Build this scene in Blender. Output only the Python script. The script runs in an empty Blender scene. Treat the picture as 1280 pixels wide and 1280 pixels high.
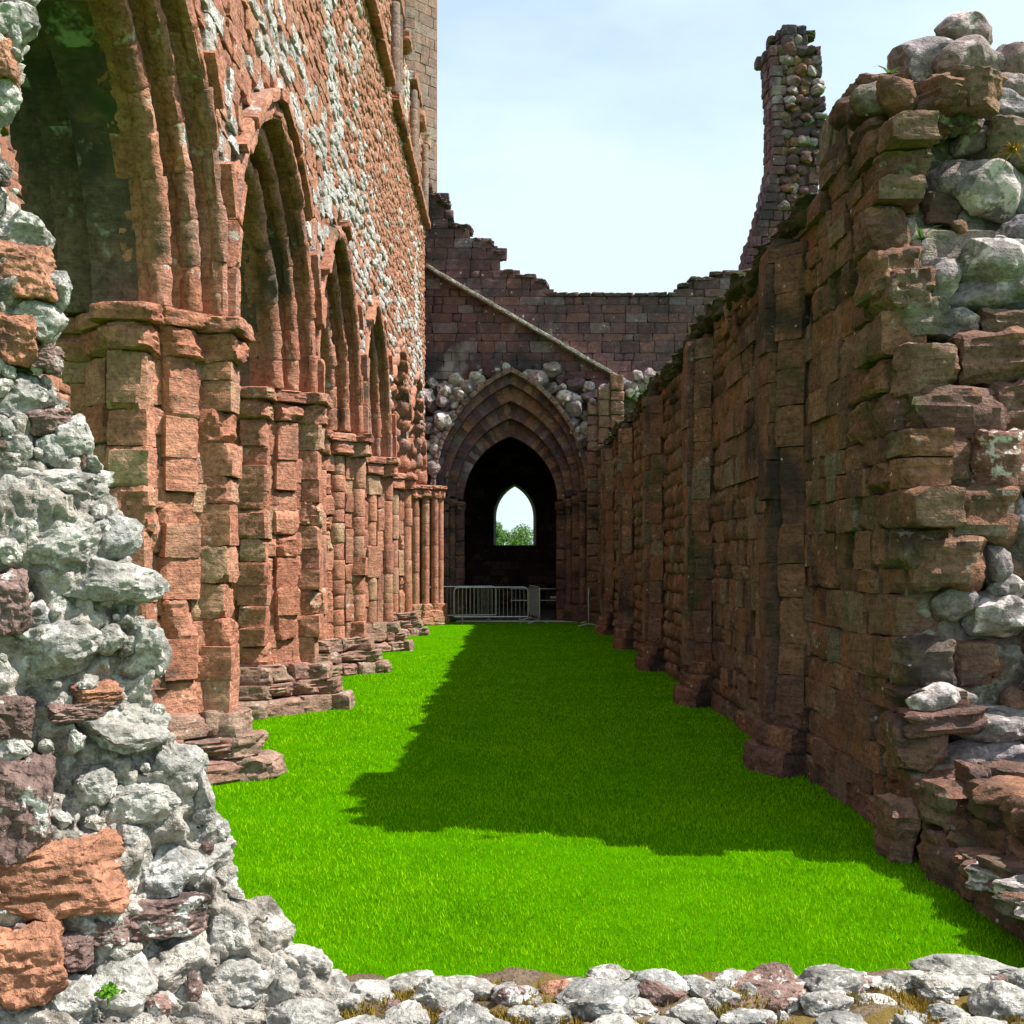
import bpy, bmesh, math, random
import numpy as np
from mathutils import Vector, Matrix, noise

R = math.radians
SC = bpy.context.scene
COL = SC.collection

# ------------------------------------------------------------------ camera
F, CX, HY, EYE = 1450.0, 638.0, 698.0, 2.0          # photo pixels (1280 wide)
cam_d = bpy.data.cameras.new('camera')
cam = bpy.data.objects.new('camera', cam_d)
COL.objects.link(cam)
cam.location = (0, 0, EYE)
cam.rotation_euler = (R(90), 0, 0)
cam_d.sensor_width = 36
cam_d.lens = 36 * F / 1280
cam_d.shift_x = (640 - CX) / 1280
cam_d.shift_y = (HY - 640) / 1280
cam_d.clip_end = 3000
cam_d.clip_start = 0.05
SC.camera = cam

# ------------------------------------------------------------------ light
ELEV, AZ = 54.5, 3.0                                 # sun from +X (south), AZ degrees behind the camera side
world = bpy.data.worlds.new('World')
SC.world = world
world.use_nodes = True
wt = world.node_tree
for n in list(wt.nodes): wt.nodes.remove(n)
wo = wt.nodes.new('ShaderNodeOutputWorld')
bg = wt.nodes.new('ShaderNodeBackground')
sky = wt.nodes.new('ShaderNodeTexSky')
sky.sky_type = 'NISHITA'
sky.sun_disc = False
sky.sun_elevation = R(ELEV)
sky.sun_rotation = R(90 + AZ)
sky.dust_density = 0.3
sky.ozone_density = 2.5
tc = wt.nodes.new('ShaderNodeTexCoord')
mp = wt.nodes.new('ShaderNodeMapping')
mp.inputs['Scale'].default_value = (1.0, 1.0, 2.4)
mp.inputs['Location'].default_value = (7.1401, 7.3976, 4.3653)
nz = wt.nodes.new('ShaderNodeTexNoise')
nz.inputs['Scale'].default_value = 2.1
nz.inputs['Detail'].default_value = 7
nz.inputs['Roughness'].default_value = 0.52
cr = wt.nodes.new('ShaderNodeValToRGB')
cr.color_ramp.elements[0].position = 0.34
cr.color_ramp.elements[0].color = (0.58, 0.58, 0.58, 1)
cr.color_ramp.elements[1].position = 0.52
cr.color_ramp.elements[1].color = (1, 1, 1, 1)
mx = wt.nodes.new('ShaderNodeMix')
mx.data_type = 'RGBA'
mx.inputs['B'].default_value = (3.75, 4.6, 4.95, 1)
wt.links.new(tc.outputs['Generated'], mp.inputs['Vector'])
wt.links.new(mp.outputs['Vector'], nz.inputs['Vector'])
wt.links.new(nz.outputs['Fac'], cr.inputs['Fac'])
wt.links.new(cr.outputs['Color'], mx.inputs['Factor'])
wt.links.new(sky.outputs['Color'], mx.inputs['A'])
wt.links.new(mx.outputs['Result'], bg.inputs['Color'])
bg.inputs['Strength'].default_value = 0.13
wt.links.new(bg.outputs['Background'], wo.inputs['Surface'])

sun_d = bpy.data.lights.new('sun', 'SUN')
sun_d.energy = 5.0
sun_d.angle = R(0.5)
sun_d.color = (1.0, 0.955, 0.88)
sun = bpy.data.objects.new('sun', sun_d)
COL.objects.link(sun)
sun.location = (30, -5, 40)
sv = Vector((math.cos(R(ELEV)) * math.cos(R(AZ)), -math.cos(R(ELEV)) * math.sin(R(AZ)), math.sin(R(ELEV))))
sun.rotation_euler = sv.to_track_quat('Z', 'Y').to_euler()

SC.view_settings.view_transform = 'Standard'
SC.view_settings.look = 'None'
SC.view_settings.exposure = 0.80
SC.view_settings.gamma = 1.0
SC.view_settings.use_curve_mapping = False
SC.cycles.max_bounces = 4
SC.cycles.diffuse_bounces = 1

# ------------------------------------------------------------------ helpers
def px(x, y, Y):
    """photo pixel + a known distance -> point"""
    return Vector(((x - CX) / F * Y, Y, EYE + (HY - y) / F * Y))

ORG = {}
def thing(name, label, cat, loc=(0, 0, 0), group=None):
    o = bpy.data.objects.new(name, None)
    o.empty_display_size = 0.2
    COL.objects.link(o)
    o.location = loc
    o['label'] = label
    o['category'] = cat
    o['kind'] = 'thing'
    if group: o['group'] = group
    ORG[o.name] = Vector(loc)
    return o

def link(name, me, mat=None, parent=None, loc=(0, 0, 0), rot=(0, 0, 0), scale=(1, 1, 1), kind=None, label=None):
    o = bpy.data.objects.new(name, me)
    COL.objects.link(o)
    if mat is not None:
        if len(me.materials) == 0: me.materials.append(None)
        o.material_slots[0].link = 'OBJECT'
        o.material_slots[0].material = mat
    l = Vector(loc)
    if parent is not None:
        o.parent = parent
        l = l - ORG[parent.name]
    o.location = l
    o.rotation_euler = rot
    o.scale = scale
    ORG[o.name] = Vector(loc)
    if kind: o['kind'] = kind
    if label: o['label'] = label
    return o

def mesh_np(name, V, Fq, mat=None, smooth=False):
    """V (n,3) array, Fq (m,k) array of equal-size faces"""
    V = np.asarray(V, dtype=np.float32); Fq = np.asarray(Fq, dtype=np.int32)
    me = bpy.data.meshes.new(name)
    m, k = Fq.shape
    me.vertices.add(len(V)); me.vertices.foreach_set('co', V.ravel())
    me.loops.add(m * k); me.loops.foreach_set('vertex_index', Fq.ravel())
    me.polygons.add(m)
    me.polygons.foreach_set('loop_start', np.arange(0, m * k, k, dtype=np.int32))
    me.polygons.foreach_set('loop_total', np.full(m, k, dtype=np.int32))
    if smooth: me.polygons.foreach_set('use_smooth', np.ones(m, dtype=bool))
    me.update(calc_edges=True); me.validate()
    if mat is not None: me.materials.append(mat)
    return me

def mesh_py(name, V, Fs, mat=None):
    me = bpy.data.meshes.new(name)
    me.from_pydata([tuple(v) for v in V], [], Fs)
    me.update()
    if mat is not None: me.materials.append(mat)
    return me

def sharp(me, ang=38):
    me.polygons.foreach_set('use_smooth', np.ones(len(me.polygons), dtype=bool))
    me.set_sharp_from_angle(angle=R(ang))
    return me

class Boxes:
    def __init__(s): s.v = []; s.f = []
    def add(s, x0, x1, y0, y1, z0, z1):
        b = len(s.v)
        s.v += [(x0,y0,z0),(x1,y0,z0),(x1,y1,z0),(x0,y1,z0),(x0,y0,z1),(x1,y0,z1),(x1,y1,z1),(x0,y1,z1)]
        s.f += [(b,b+3,b+2,b+1),(b+4,b+5,b+6,b+7),(b,b+1,b+5,b+4),(b+1,b+2,b+6,b+5),(b+2,b+3,b+7,b+6),(b+3,b,b+4,b+7)]
        return s
    def build(s, name, mat): return mesh_py(name, s.v, s.f, mat)

def fr(p, s=1.0, o=4):
    return noise.fractal(Vector(p) * s, 0.9, 2.1, o)

# ------------------------------------------------------------------ stone meshes (unit size, shared)
def block_mesh(seed, cuts=8, r=0.05, amp=0.03, strata=0.012, chips=4, chip=(0.60, 0.74), rough=0.010, ang=24):
    rg = random.Random(seed)
    bm = bmesh.new()
    bmesh.ops.create_cube(bm, size=1.0)
    bmesh.ops.subdivide_edges(bm, edges=bm.edges[:], cuts=cuts, use_grid_fill=True)
    off = Vector((rg.uniform(-50, 50), rg.uniform(-50, 50), rg.uniform(-50, 50)))
    planes = []
    for _ in range(chips):
        q = rg.random()
        sx, sz = rg.choice((-1, 1)), rg.choice((-1, 1))
        if q < .4: n = Vector((sx, -1, rg.uniform(-.35, .35)))
        elif q < .8: n = Vector((rg.uniform(-.35, .35), -1, sz))
        else: n = Vector((sx, -1, sz)) * 1.0
        n.normalize()
        planes.append((n, rg.uniform(*chip) + (.08 if q >= .8 else 0)))
    shear = rg.uniform(-.05, .05)
    for v in bm.verts:
        p = v.co.copy()
        q = Vector([max(-.5 + r, min(.5 - r, c)) for c in p])
        d = p - q
        dn = d.normalized() if d.length > 1e-6 else Vector((0, 0, 0))
        p = q + dn * r
        for n, o in planes:
            e = p.dot(n) - o
            if e > 0: p -= n * e * 0.95
        k = amp * noise.fractal(p * 2.2 + off, 0.8, 2.1, 3) * 1.6
        k += rough * noise.fractal(p * 8 + off, 0.5, 2.1, 3) * 1.5
        k += strata * noise.noise(Vector((p.x * .9, p.y * .9, p.z * 11)) + off) * 2
        p += dn * k
        p.x += shear * p.z
        v.co = p
    me = bpy.data.meshes.new('block')
    bm.to_mesh(me); bm.free()
    return sharp(me, ang)

def boulder_mesh(seed, sub=3, planes=9, amp=0.05, lo=0.30, hi=0.46, fine=0.0):
    rg = random.Random(seed)
    bm = bmesh.new()
    bmesh.ops.create_icosphere(bm, subdivisions=sub, radius=0.5)
    off = Vector((rg.uniform(-50, 50), rg.uniform(-50, 50), rg.uniform(-50, 50)))
    pl = []
    for _ in range(planes):
        n = Vector((rg.gauss(0, 1), rg.gauss(0, 1), rg.gauss(0, 1))).normalized()
        pl.append((n, rg.uniform(lo, hi)))
    for v in bm.verts:
        p = v.co.copy(); dn = p.normalized()
        for n, o in pl:
            e = p.dot(n) - o
            if e > 0: p -= n * e * 0.88
        p += dn * amp * noise.fractal(p * 2.4 + off, 0.8, 2.1, 3) * 1.5
        if fine: p += dn * fine * (noise.fractal(p * 6 + off, 0.45, 2.2, 5) - .5 * abs(noise.noise(p * 4.5 + off)))
        v.co = p * 1.12
    me = bpy.data.meshes.new('boulder')
    bm.to_mesh(me); bm.free()
    me.polygons.foreach_set('use_smooth', np.ones(len(me.polygons), dtype=bool))
    me.set_sharp_from_angle(angle=R(30 if not fine else 26))
    return me

DRESS = [block_mesh(900 + i, 8, 0.018, 0.012, 0.010, 2, (.63, .76), .011, 22) for i in range(18)]   # flat dressed face, chipped arrises
BLOCK = [block_mesh(100 + i, 8, 0.04, 0.028, 0.012, 4, (.58, .70), .014) for i in range(18)]      # eroded ashlar
SQUARE = [block_mesh(200 + i, 4, 0.03, 0.012, 0.004, 1, (.66, .74), .006) for i in range(10)]       # still square ashlar
WORN = [block_mesh(300 + i, 9, 0.09, 0.060, 0.022, 5, (.48, .62), .024) for i in range(16)]         # badly worn
VOUS = [block_mesh(350 + i, 8, 0.03, 0.020, 0.0, 0, (.6, .7), .012) for i in range(8)]
BOULDER = [boulder_mesh(400 + i, 4, 11, 0.05, .29, .45, 0.012) for i in range(14)]
COBBLE = [boulder_mesh(500 + i, 2, 6, 0.04, .36, .48) for i in range(10)]
FINE = [boulder_mesh(600 + i, 5, 12, 0.06, .29, .46, 0.026) for i in range(22)]      # foreground boulders
FINEBLOCK = [block_mesh(700 + i, 30, 0.06, 0.050, 0.012, 5, (.48, .62), .026, 34) for i in range(6)]

def drum_mesh(seed, seg=14, rows=4, amp=0.02):
    rg = random.Random(seed); V = []; Fs = []
    off = Vector((rg.uniform(-9, 9), rg.uniform(-9, 9), rg.uniform(-9, 9)))
    zs = [-.5, -.46] + [-.46 + .92 * i / rows for i in range(1, rows)] + [.46, .5]
    for j, z in enumerate(zs):
        rr = .47 if j in (0, len(zs) - 1) else .5
        for i in range(seg):
            a = 2 * math.pi * i / seg
            p = Vector((rr * math.cos(a), rr * math.sin(a), z))
            k = 1 + amp * 2 * noise.fractal(p * 2.5 + off, .8, 2.1, 3)
            V.append((p.x * k, p.y * k, z))
    for j in range(len(zs) - 1):
        for i in range(seg):
            Fs.append((j * seg + i, j * seg + (i + 1) % seg, (j + 1) * seg + (i + 1) % seg, (j + 1) * seg + i))
    Fs.append(tuple(range(seg))[::-1]); Fs.append(tuple(range((len(zs) - 1) * seg, len(zs) * seg)))
    return sharp(mesh_py('drum', V, Fs), 40)
DRUM = [drum_mesh(800 + i) for i in range(8)]
ROLL = [drum_mesh(830 + i, 14, 8, 0.10) for i in range(10)]

# template of a small facing stone for joined masses: 3x3 front grid + skirt (42 triangles)
_T = []
for j in range(4):
    for i in range(4):
        u, w = i / 3 - .5, j / 3 - .5
        edge = i in (0, 3) or j in (0, 3)
        _T.append((u, -.41 if edge else -.5, w))
_ring = [(0,0),(1,0),(2,0),(3,0),(3,1),(3,2),(3,3),(2,3),(1,3),(0,3),(0,2),(0,1)]
_rid = [j * 4 + i for i, j in _ring]
for k in _rid: _T.append((_T[k][0], .5, _T[k][2]))
TPL = np.array(_T, dtype=np.float32)
_TF = []
for j in range(3):
    for i in range(3): _TF.append((j*4+i, j*4+i+1, (j+1)*4+i+1, (j+1)*4+i))
for k in range(12):
    a, b = _rid[k], _rid[(k + 1) % 12]
    _TF.append((a, 16 + k, 16 + (k + 1) % 12, b))
TPLF = np.array(_TF, dtype=np.int32)
NPR = np.random.default_rng(11)

class Mass:
    """joined small stones"""
    def __init__(s): s.V = []; s.n = 0
    def add(s, loc, size, phi, tilt=0.0, jit=0.09):
        T = TPL + NPR.uniform(-jit, jit, TPL.shape) * np.array([.7, 1, .7])
        T[:16] = T[:16] * np.array([.97, 1, .97])
        T = T * np.array(size)
        if tilt:
            c, d = math.cos(tilt), math.sin(tilt)
            T = np.stack([T[:, 0] * c - T[:, 2] * d, T[:, 1], T[:, 0] * d + T[:, 2] * c], 1)
        c, d = math.cos(phi), math.sin(phi)
        s.V.append(np.stack([T[:, 0] * c - T[:, 1] * d, T[:, 0] * d + T[:, 1] * c, T[:, 2]], 1) + np.array(loc))
        s.n += 1
    def build(s, name, mat, parent):
        if not s.n: return None
        V = np.concatenate(s.V); V -= np.array(ORG[parent.name])
        Fq = (TPLF[None] + (np.arange(s.n) * len(TPL))[:, None, None]).reshape(-1, 4)
        me = mesh_np(name, V, Fq, mat, False)
        o = link(name, me, None, parent, ORG[parent.name])
        o['kind'] = 'stuff'
        return o

# ------------------------------------------------------------------ materials
def nd(t, typ, **kw):
    n = t.nodes.new(typ)
    for k, v in kw.items(): setattr(n, k, v)
    return n

def mixc(t, fac, a, b, mode='MIX'):
    m = nd(t, 'ShaderNodeMix', data_type='RGBA', blend_type=mode)
    for key, val in (('Factor', fac), ('A', a), ('B', b)):
        s = m.inputs[key]
        if isinstance(val, (int, float)): s.default_value = val
        elif isinstance(val, tuple): s.default_value = (*val, 1)
        else: t.links.new(val, s)
    return m.outputs['Result']

def ramp(t, fac, stops, const=False):
    c = nd(t, 'ShaderNodeValToRGB')
    if const: c.color_ramp.interpolation = 'CONSTANT'
    e = c.color_ramp.elements
    while len(e) < len(stops): e.new(0.5)
    for i, (p, col) in enumerate(stops):
        e[i].position = p
        e[i].color = (*col, 1) if isinstance(col, tuple) else (col, col, col, 1)
    t.links.new(fac, c.inputs['Fac'])
    return c.outputs['Color']

def tex(t, vec, scale, detail=4, rough=.55, dist=0.0):
    n = nd(t, 'ShaderNodeTexNoise')
    n.inputs['Scale'].default_value = scale
    n.inputs['Detail'].default_value = detail
    n.inputs['Roughness'].default_value = rough
    n.inputs['Distortion'].default_value = dist
    t.links.new(vec, n.inputs['Vector'])
    return n.outputs['Fac']

def stone_mat(name, palette, var=0.35, fine=22.0, strata=0.5, bump=0.5, bumpd=0.03,
              lichen=None, soot=None, algae=None, streak=None, speck=None, rough=0.92):
    m = bpy.data.materials.new(name)
    m.use_nodes = True
    t = m.node_tree
    bs = t.nodes['Principled BSDF']
    bs.inputs['Roughness'].default_value = rough
    bs.inputs['Specular IOR Level'].default_value = 0.18
    g = nd(t, 'ShaderNodeNewGeometry')
    oi = nd(t, 'ShaderNodeObjectInfo')
    ad = nd(t, 'ShaderNodeMath', operation='MULTIPLY_ADD')
    t.links.new(g.outputs['Random Per Island'], ad.inputs[0]); ad.inputs[1].default_value = 7.31
    t.links.new(oi.outputs['Random'], ad.inputs[2])
    fc = nd(t, 'ShaderNodeMath', operation='FRACT'); t.links.new(ad.outputs[0], fc.inputs[0])
    rnd = fc.outputs[0]
    # per stone texture offset
    sh = nd(t, 'ShaderNodeVectorMath', operation='SCALE'); sh.inputs[0].default_value = (13.1, 7.7, 5.3)
    t.links.new(rnd, sh.inputs['Scale'])
    av = nd(t, 'ShaderNodeVectorMath', operation='ADD')
    t.links.new(g.outputs['Position'], av.inputs[0]); t.links.new(sh.outputs[0], av.inputs[1])
    P, W = av.outputs[0], g.outputs['Position']
    if len(palette) == 1: palette = [palette[0], tuple(c * 1.18 for c in palette[0])]
    k = len(palette)
    col = ramp(t, rnd, [(i / max(1, k - 1), c) for i, c in enumerate(palette)])
    n1 = tex(t, P, 5.0, 3, .65)
    col = mixc(t, 1.0, col, ramp(t, n1, [(.25, 1 - var), (.75, 1 + var * .0 + .25)]), 'MULTIPLY')
    # bedding of the stone
    ms = nd(t, 'ShaderNodeMapping'); ms.inputs['Scale'].default_value = (1.2, 1.2, 11)
    t.links.new(P, ms.inputs['Vector'])
    st = tex(t, ms.outputs[0], 3.0, 3, .65)
    col = mixc(t, 1.0, col, ramp(t, st, [(.3, 1 - .45 * strata), (.55, 1.0), (.8, 1.08)]), 'MULTIPLY')
    nf = tex(t, P, fine, 4, .75)
    col = mixc(t, 1.0, col, ramp(t, nf, [(.32, .50), (.52, 1.0), (.70, 1.22)]), 'MULTIPLY')
    if soot:
        c, lo, hi, s = soot
        f = ramp(t, tex(t, W, s, 4, .65), [(lo, 0.0), (hi, .9)])
        col = mixc(t, f, col, c)
    if algae:
        c, lo, hi, s = algae
        f = ramp(t, tex(t, W, s, 3, .65), [(lo, 0.0), (hi, .85)])
        col = mixc(t, f, col, c)
    if streak:                                     # pale lime / lichen streaks running down the wall
        c, lo, hi, sc = streak
        mm = nd(t, 'ShaderNodeMapping'); mm.inputs['Scale'].default_value = sc
        mm.inputs['Location'].default_value = (1.3, 4.7, 2.2)
        t.links.new(W, mm.inputs['Vector'])
        f = ramp(t, tex(t, mm.outputs[0], 1.0, 4, .65), [(lo, 0.0), (hi, .92)])
        col = mixc(t, f, col, c)
    if lichen:
        c, lo, hi, s = lichen
        f = ramp(t, tex(t, P, s, 4, .7), [(lo, 0.0), (hi, .95)])
        col = mixc(t, f, col, c)
    if speck:
        c, lo, s = speck
        vo = nd(t, 'ShaderNodeTexVoronoi'); vo.inputs['Scale'].default_value = s
        t.links.new(P, vo.inputs['Vector'])
        f = ramp(t, vo.outputs['Distance'], [(lo * .6, .95), (lo, 0.0)])
        f2 = mixc(t, 1.0, f, ramp(t, n1, [(.5, 0.0), (.6, 1.0)]), 'MULTIPLY')
        col = mixc(t, f2, col, c)
    t.links.new(col, bs.inputs['Base Color'])
    # relief
    h1 = mixc(t, .35, nf, st)
    h3 = mixc(t, .30, h1, n1)
    b = nd(t, 'ShaderNodeBump')
    b.inputs['Strength'].default_value = bump
    b.inputs['Distance'].default_value = bumpd * 2.2
    t.links.new(h3, b.inputs['Height'])
    t.links.new(b.outputs['Normal'], bs.inputs['Normal'])
    return m

WHITE = (.66, .65, .61)
M_pier = stone_mat('red_sandstone', [(0.518,0.221,0.139),(0.454,0.185,0.118),(0.583,0.272,0.174),(0.486,0.210,0.139),(0.529,0.339,0.215),(0.410,0.169,0.118),(0.605,0.287,0.185)],
                   lichen=((.55,.48,.40), .64, .72, 3.0), soot=((.12,.075,.06), .58, .70, 1.9), speck=(WHITE, .14, 9), bump=.9, bumpd=.03)
M_plinth = stone_mat('plinth_sandstone', [(.34,.19,.145),(.30,.165,.13),(.37,.225,.17),(.33,.23,.17)],
                   lichen=((.50,.46,.40), .62, .70, 3.0), soot=((.10,.075,.065), .56, .68, 1.9), speck=(WHITE, .16, 7), bump=.9, bumpd=.03)
M_arch = stone_mat('arch_sandstone', [(0.504,0.214,0.135),(0.430,0.180,0.115),(0.557,0.259,0.165),(0.473,0.209,0.140),(0.399,0.224,0.175)],
                   lichen=((.58,.54,.48), .63, .70, 2.6), algae=((.075,.07,.045), .56, .66, .9), bump=.9, bumpd=.03)
M_soffit = stone_mat('dark_soffit_stone', [(.20,.125,.095),(.16,.11,.09),(.23,.14,.10),(.18,.135,.115)], fine=14,
                   lichen=((.34,.33,.31), .60, .68, 2.2), algae=((.06,.07,.035), .54, .64, 1.1), soot=((.05,.045,.04), .50, .64, .9), bump=.9, bumpd=.03)  # soffit stones: darker grey-brown palette than the arch stone
M_spandrel = stone_mat('red_facing_stone', [(0.493,0.219,0.140),(0.441,0.190,0.125),(0.546,0.274,0.175),(0.410,0.180,0.125),(0.514,0.239,0.150),(0.473,0.289,0.209)],
                   streak=((.60,.58,.55), .60, .66, (1, .42, .16)), lichen=(WHITE, .66, .72, 4), bump=.9, bumpd=.04)
M_pale = stone_mat('pale_facing_stone', [(0.500,0.456,0.427),(0.560,0.522,0.494),(0.420,0.361,0.323),(0.600,0.551,0.522)], strata=.2,
                   lichen=(WHITE, .54, .62, 4), soot=((.16,.12,.10), .58, .70, 2.2), bump=.9, bumpd=.04)
M_brown = stone_mat('brown_sandstone', [(.27,.13,.085),(.21,.115,.09),(.33,.16,.095),(.25,.15,.11),(.25,.215,.175),(.30,.14,.085),(.18,.11,.095),(.34,.20,.135),(.23,.125,.10),(.28,.18,.13)],
                   soot=((.055,.042,.04), .53, .66, .8), algae=((.075,.085,.04), .58, .70, 1.1), lichen=((.36,.35,.32), .64, .72, 4.5), speck=(WHITE, .12, 7), bump=1.0, bumpd=.035)
M_respond = stone_mat('purple_sandstone', [(0.221,0.117,0.091),(0.182,0.101,0.086),(0.260,0.137,0.094),(0.299,0.156,0.094)],
                   soot=((.055,.04,.04), .50, .64, .9), algae=((.07,.078,.035), .60, .72, 1.3), lichen=((.36,.33,.30), .66, .74, 4), speck=(WHITE, .12, 6), bump=1.0, bumpd=.03)
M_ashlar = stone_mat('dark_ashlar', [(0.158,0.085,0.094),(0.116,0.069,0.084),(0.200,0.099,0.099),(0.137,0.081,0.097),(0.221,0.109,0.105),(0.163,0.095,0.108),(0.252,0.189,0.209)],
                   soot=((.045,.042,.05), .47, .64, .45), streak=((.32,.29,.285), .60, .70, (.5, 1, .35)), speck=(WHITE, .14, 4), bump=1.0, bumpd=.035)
M_tower = stone_mat('tower_ashlar', [(.33,.20,.155),(.27,.175,.145),(.37,.23,.17),(.29,.20,.175),(.35,.265,.22)],
                   soot=((.09,.07,.066), .53, .66, .6), bump=.9, bumpd=.04)
M_grey = stone_mat('grey_fieldstone', [(0.281,0.238,0.253),(0.354,0.290,0.295),(0.229,0.204,0.226),(0.322,0.268,0.263),(0.270,0.191,0.184),(0.395,0.320,0.322)], strata=.15,
                   lichen=((.56,.47,.46), .56, .64, 4.5), soot=((.075,.075,.07), .56, .68, 2.2), bump=1.0, bumpd=.03)
M_granite = stone_mat('lichened_granite', [(.36,.34,.315),(.42,.395,.365),(.31,.305,.295),(.38,.355,.32),(.45,.425,.39)], strata=.15, fine=60, var=.5,
                   soot=((.13,.12,.105), .53, .66, 9), lichen=((.60,.565,.53), .53, .62, 13), speck=((.58,.56,.54), .30, 46), bump=1.0, bumpd=.012)
M_redblock = stone_mat('weathered_red_block', [(.42,.19,.115),(.45,.225,.145),(.39,.17,.10)], fine=40, strata=.9,
                   lichen=(WHITE, .68, .74, 8), soot=((.14,.07,.055), .56, .66, 7), bump=1.0, bumpd=.015)
M_purple = stone_mat('purple_brown_block', [(.24,.155,.14),(.20,.13,.115),(.27,.17,.14)], fine=40, strata=.5,
                   lichen=(WHITE, .58, .65, 10), soot=((.07,.05,.045), .56, .66, 8), speck=(WHITE, .16, 30), bump=1.0, bumpd=.015)
M_mortar = stone_mat('lime_mortar', [(.43,.385,.34)], strata=.1, fine=45, var=.6,
                   lichen=((.60,.57,.53), .53, .62, 15), soot=((.10,.085,.07), .53, .66, 8), bump=1.0, bumpd=.02)
M_core = stone_mat('wall_core', [(.15,.11,.09)], strata=.2, var=.5, soot=((.05,.045,.04), .5, .66, 1.5), bump=1.0, bumpd=.05)
M_corelight = stone_mat('pale_wall_core', [(.33,.21,.155)], strata=.2, var=.5, lichen=(WHITE, .58, .66, 3), bump=1.0, bumpd=.05)
M_moss_top = stone_mat('mossy_wall_top', [(.17,.12,.08)], strata=.1, fine=60, var=.6,
                   algae=((.17,.115,.02), .46, .56, 6), lichen=((.50,.48,.44), .66, .72, 20), bump=1.0, bumpd=.015)
M_coping = stone_mat('mossy_coping', [(.10,.075,.055),(.08,.065,.045),(.13,.09,.06)], algae=((.045,.055,.02), .44, .58, 1.6), speck=(WHITE, .12, 5), bump=1.0, bumpd=.04)

def plain(name, col, rough=.6, metal=0.0):
    m = bpy.data.materials.new(name); m.use_nodes = True
    b = m.node_tree.nodes['Principled BSDF']
    b.inputs['Base Color'].default_value = (*col, 1)
    b.inputs['Roughness'].default_value = rough
    b.inputs['Metallic'].default_value = metal
    t = m.node_tree
    g = nd(t, 'ShaderNodeNewGeometry')
    c = mixc(t, 1.0, col, ramp(t, tex(t, g.outputs['Position'], 14, 5), [(.3, .75), (.7, 1.1)]), 'MULTIPLY')
    t.links.new(c, b.inputs['Base Color'])
    return m
M_galv = plain('galvanised_steel', (.50, .52, .54), .42, .7)
M_sign = plain('white_plate', (.7, .7, .7), .5)
M_bark = plain('bark', (.12, .09, .06), .9)
M_gravel = plain('pale_gravel', (.60, .55, .48), .95)

def leaf_mat(name, a, b, trans=.35, rough=.5):
    m = bpy.data.materials.new(name); m.use_nodes = True
    t = m.node_tree; bs = t.nodes['Principled BSDF']
    g = nd(t, 'ShaderNodeNewGeometry')
    c = ramp(t, g.outputs['Random Per Island'], [(0, a), (1, b)])
    big = ramp(t, tex(t, g.outputs['Position'], 1.3, 5, .7), [(.3, (.66, .78, .8)), (.5, (1.0, 1.0, 1.0)), (.7, (1.25, 1.08, 1.0))])
    c = mixc(t, 1.0, c, big, 'MULTIPLY')
    t.links.new(c, bs.inputs['Base Color'])
    bs.inputs['Roughness'].default_value = rough
    bs.inputs['Specular IOR Level'].default_value = .02
    tr = nd(t, 'ShaderNodeBsdfTranslucent'); t.links.new(c, tr.inputs['Color'])
    ms = nd(t, 'ShaderNodeMixShader'); ms.inputs[0].default_value = trans
    t.links.new(bs.outputs[0], ms.inputs[1]); t.links.new(tr.outputs[0], ms.inputs[2])
    t.links.new(ms.outputs[0], t.nodes['Material Output'].inputs['Surface'])
    return m
M_blade = leaf_mat('grass_blade', (.085, .33, .001), (.34, .64, .002), .30, .8)
M_leaf = leaf_mat('tree_leaf', (.07, .15, .03), (.14, .24, .05))
M_weed = leaf_mat('weed_leaf', (.10, .26, .02), (.18, .38, .04))
M_fern = leaf_mat('strap_leaf', (.05, .12, .03), (.12, .20, .06))
M_moss = leaf_mat('moss_tuft', (.16, .11, .025), (.30, .22, .04), .1, .9)

def lawn_mat():
    m = bpy.data.materials.new('lawn'); m.use_nodes = True
    t = m.node_tree; bs = t.nodes['Principled BSDF']
    g = nd(t, 'ShaderNodeNewGeometry'); W = g.outputs['Position']
    c = ramp(t, tex(t, W, 3.0, 6, .6), [(.3, (.055, .21, .001)), (.7, (.09, .31, .001))])
    c = mixc(t, 1.0, c, ramp(t, tex(t, W, 160, 4, .7), [(.3, .55), (.65, 1.1)]), 'MULTIPLY')
    t.links.new(c, bs.inputs['Base Color'])
    bs.inputs['Roughness'].default_value = .95
    bs.inputs['Specular IOR Level'].default_value = .0
    b = nd(t, 'ShaderNodeBump'); b.inputs['Strength'].default_value = .7; b.inputs['Distance'].default_value = .03
    t.links.new(tex(t, W, 120, 4, .7), b.inputs['Height']); t.links.new(b.outputs[0], bs.inputs['Normal'])
    return m
M_lawn = lawn_mat()

# ------------------------------------------------------------------ ground
gz = []
GX = sorted(set([-900, -200, -60, -20, 20, 60, 200, 900] + [i * .5 for i in range(-16, 17)]))
GY = sorted(set([-600, -100, -20, 50, 70, 120, 300, 1500] + [i * .5 for i in range(-4, 90)]))
V = [(x, y, (.012 * noise.noise(Vector((x * .7, y * .7, 0))) if abs(x) < 9 and -3 < y < 46 else 0)) for y in GY for x in GX]
nx = len(GX)
Fs = [(j*nx+i, j*nx+i+1, (j+1)*nx+i+1, (j+1)*nx+i) for j in range(len(GY)-1) for i in range(nx-1)]
ground = link('ground', mesh_py('ground', V, Fs, M_lawn)); ground['kind'] = 'structure'
for p in ground.data.polygons: p.use_smooth = True

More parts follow.
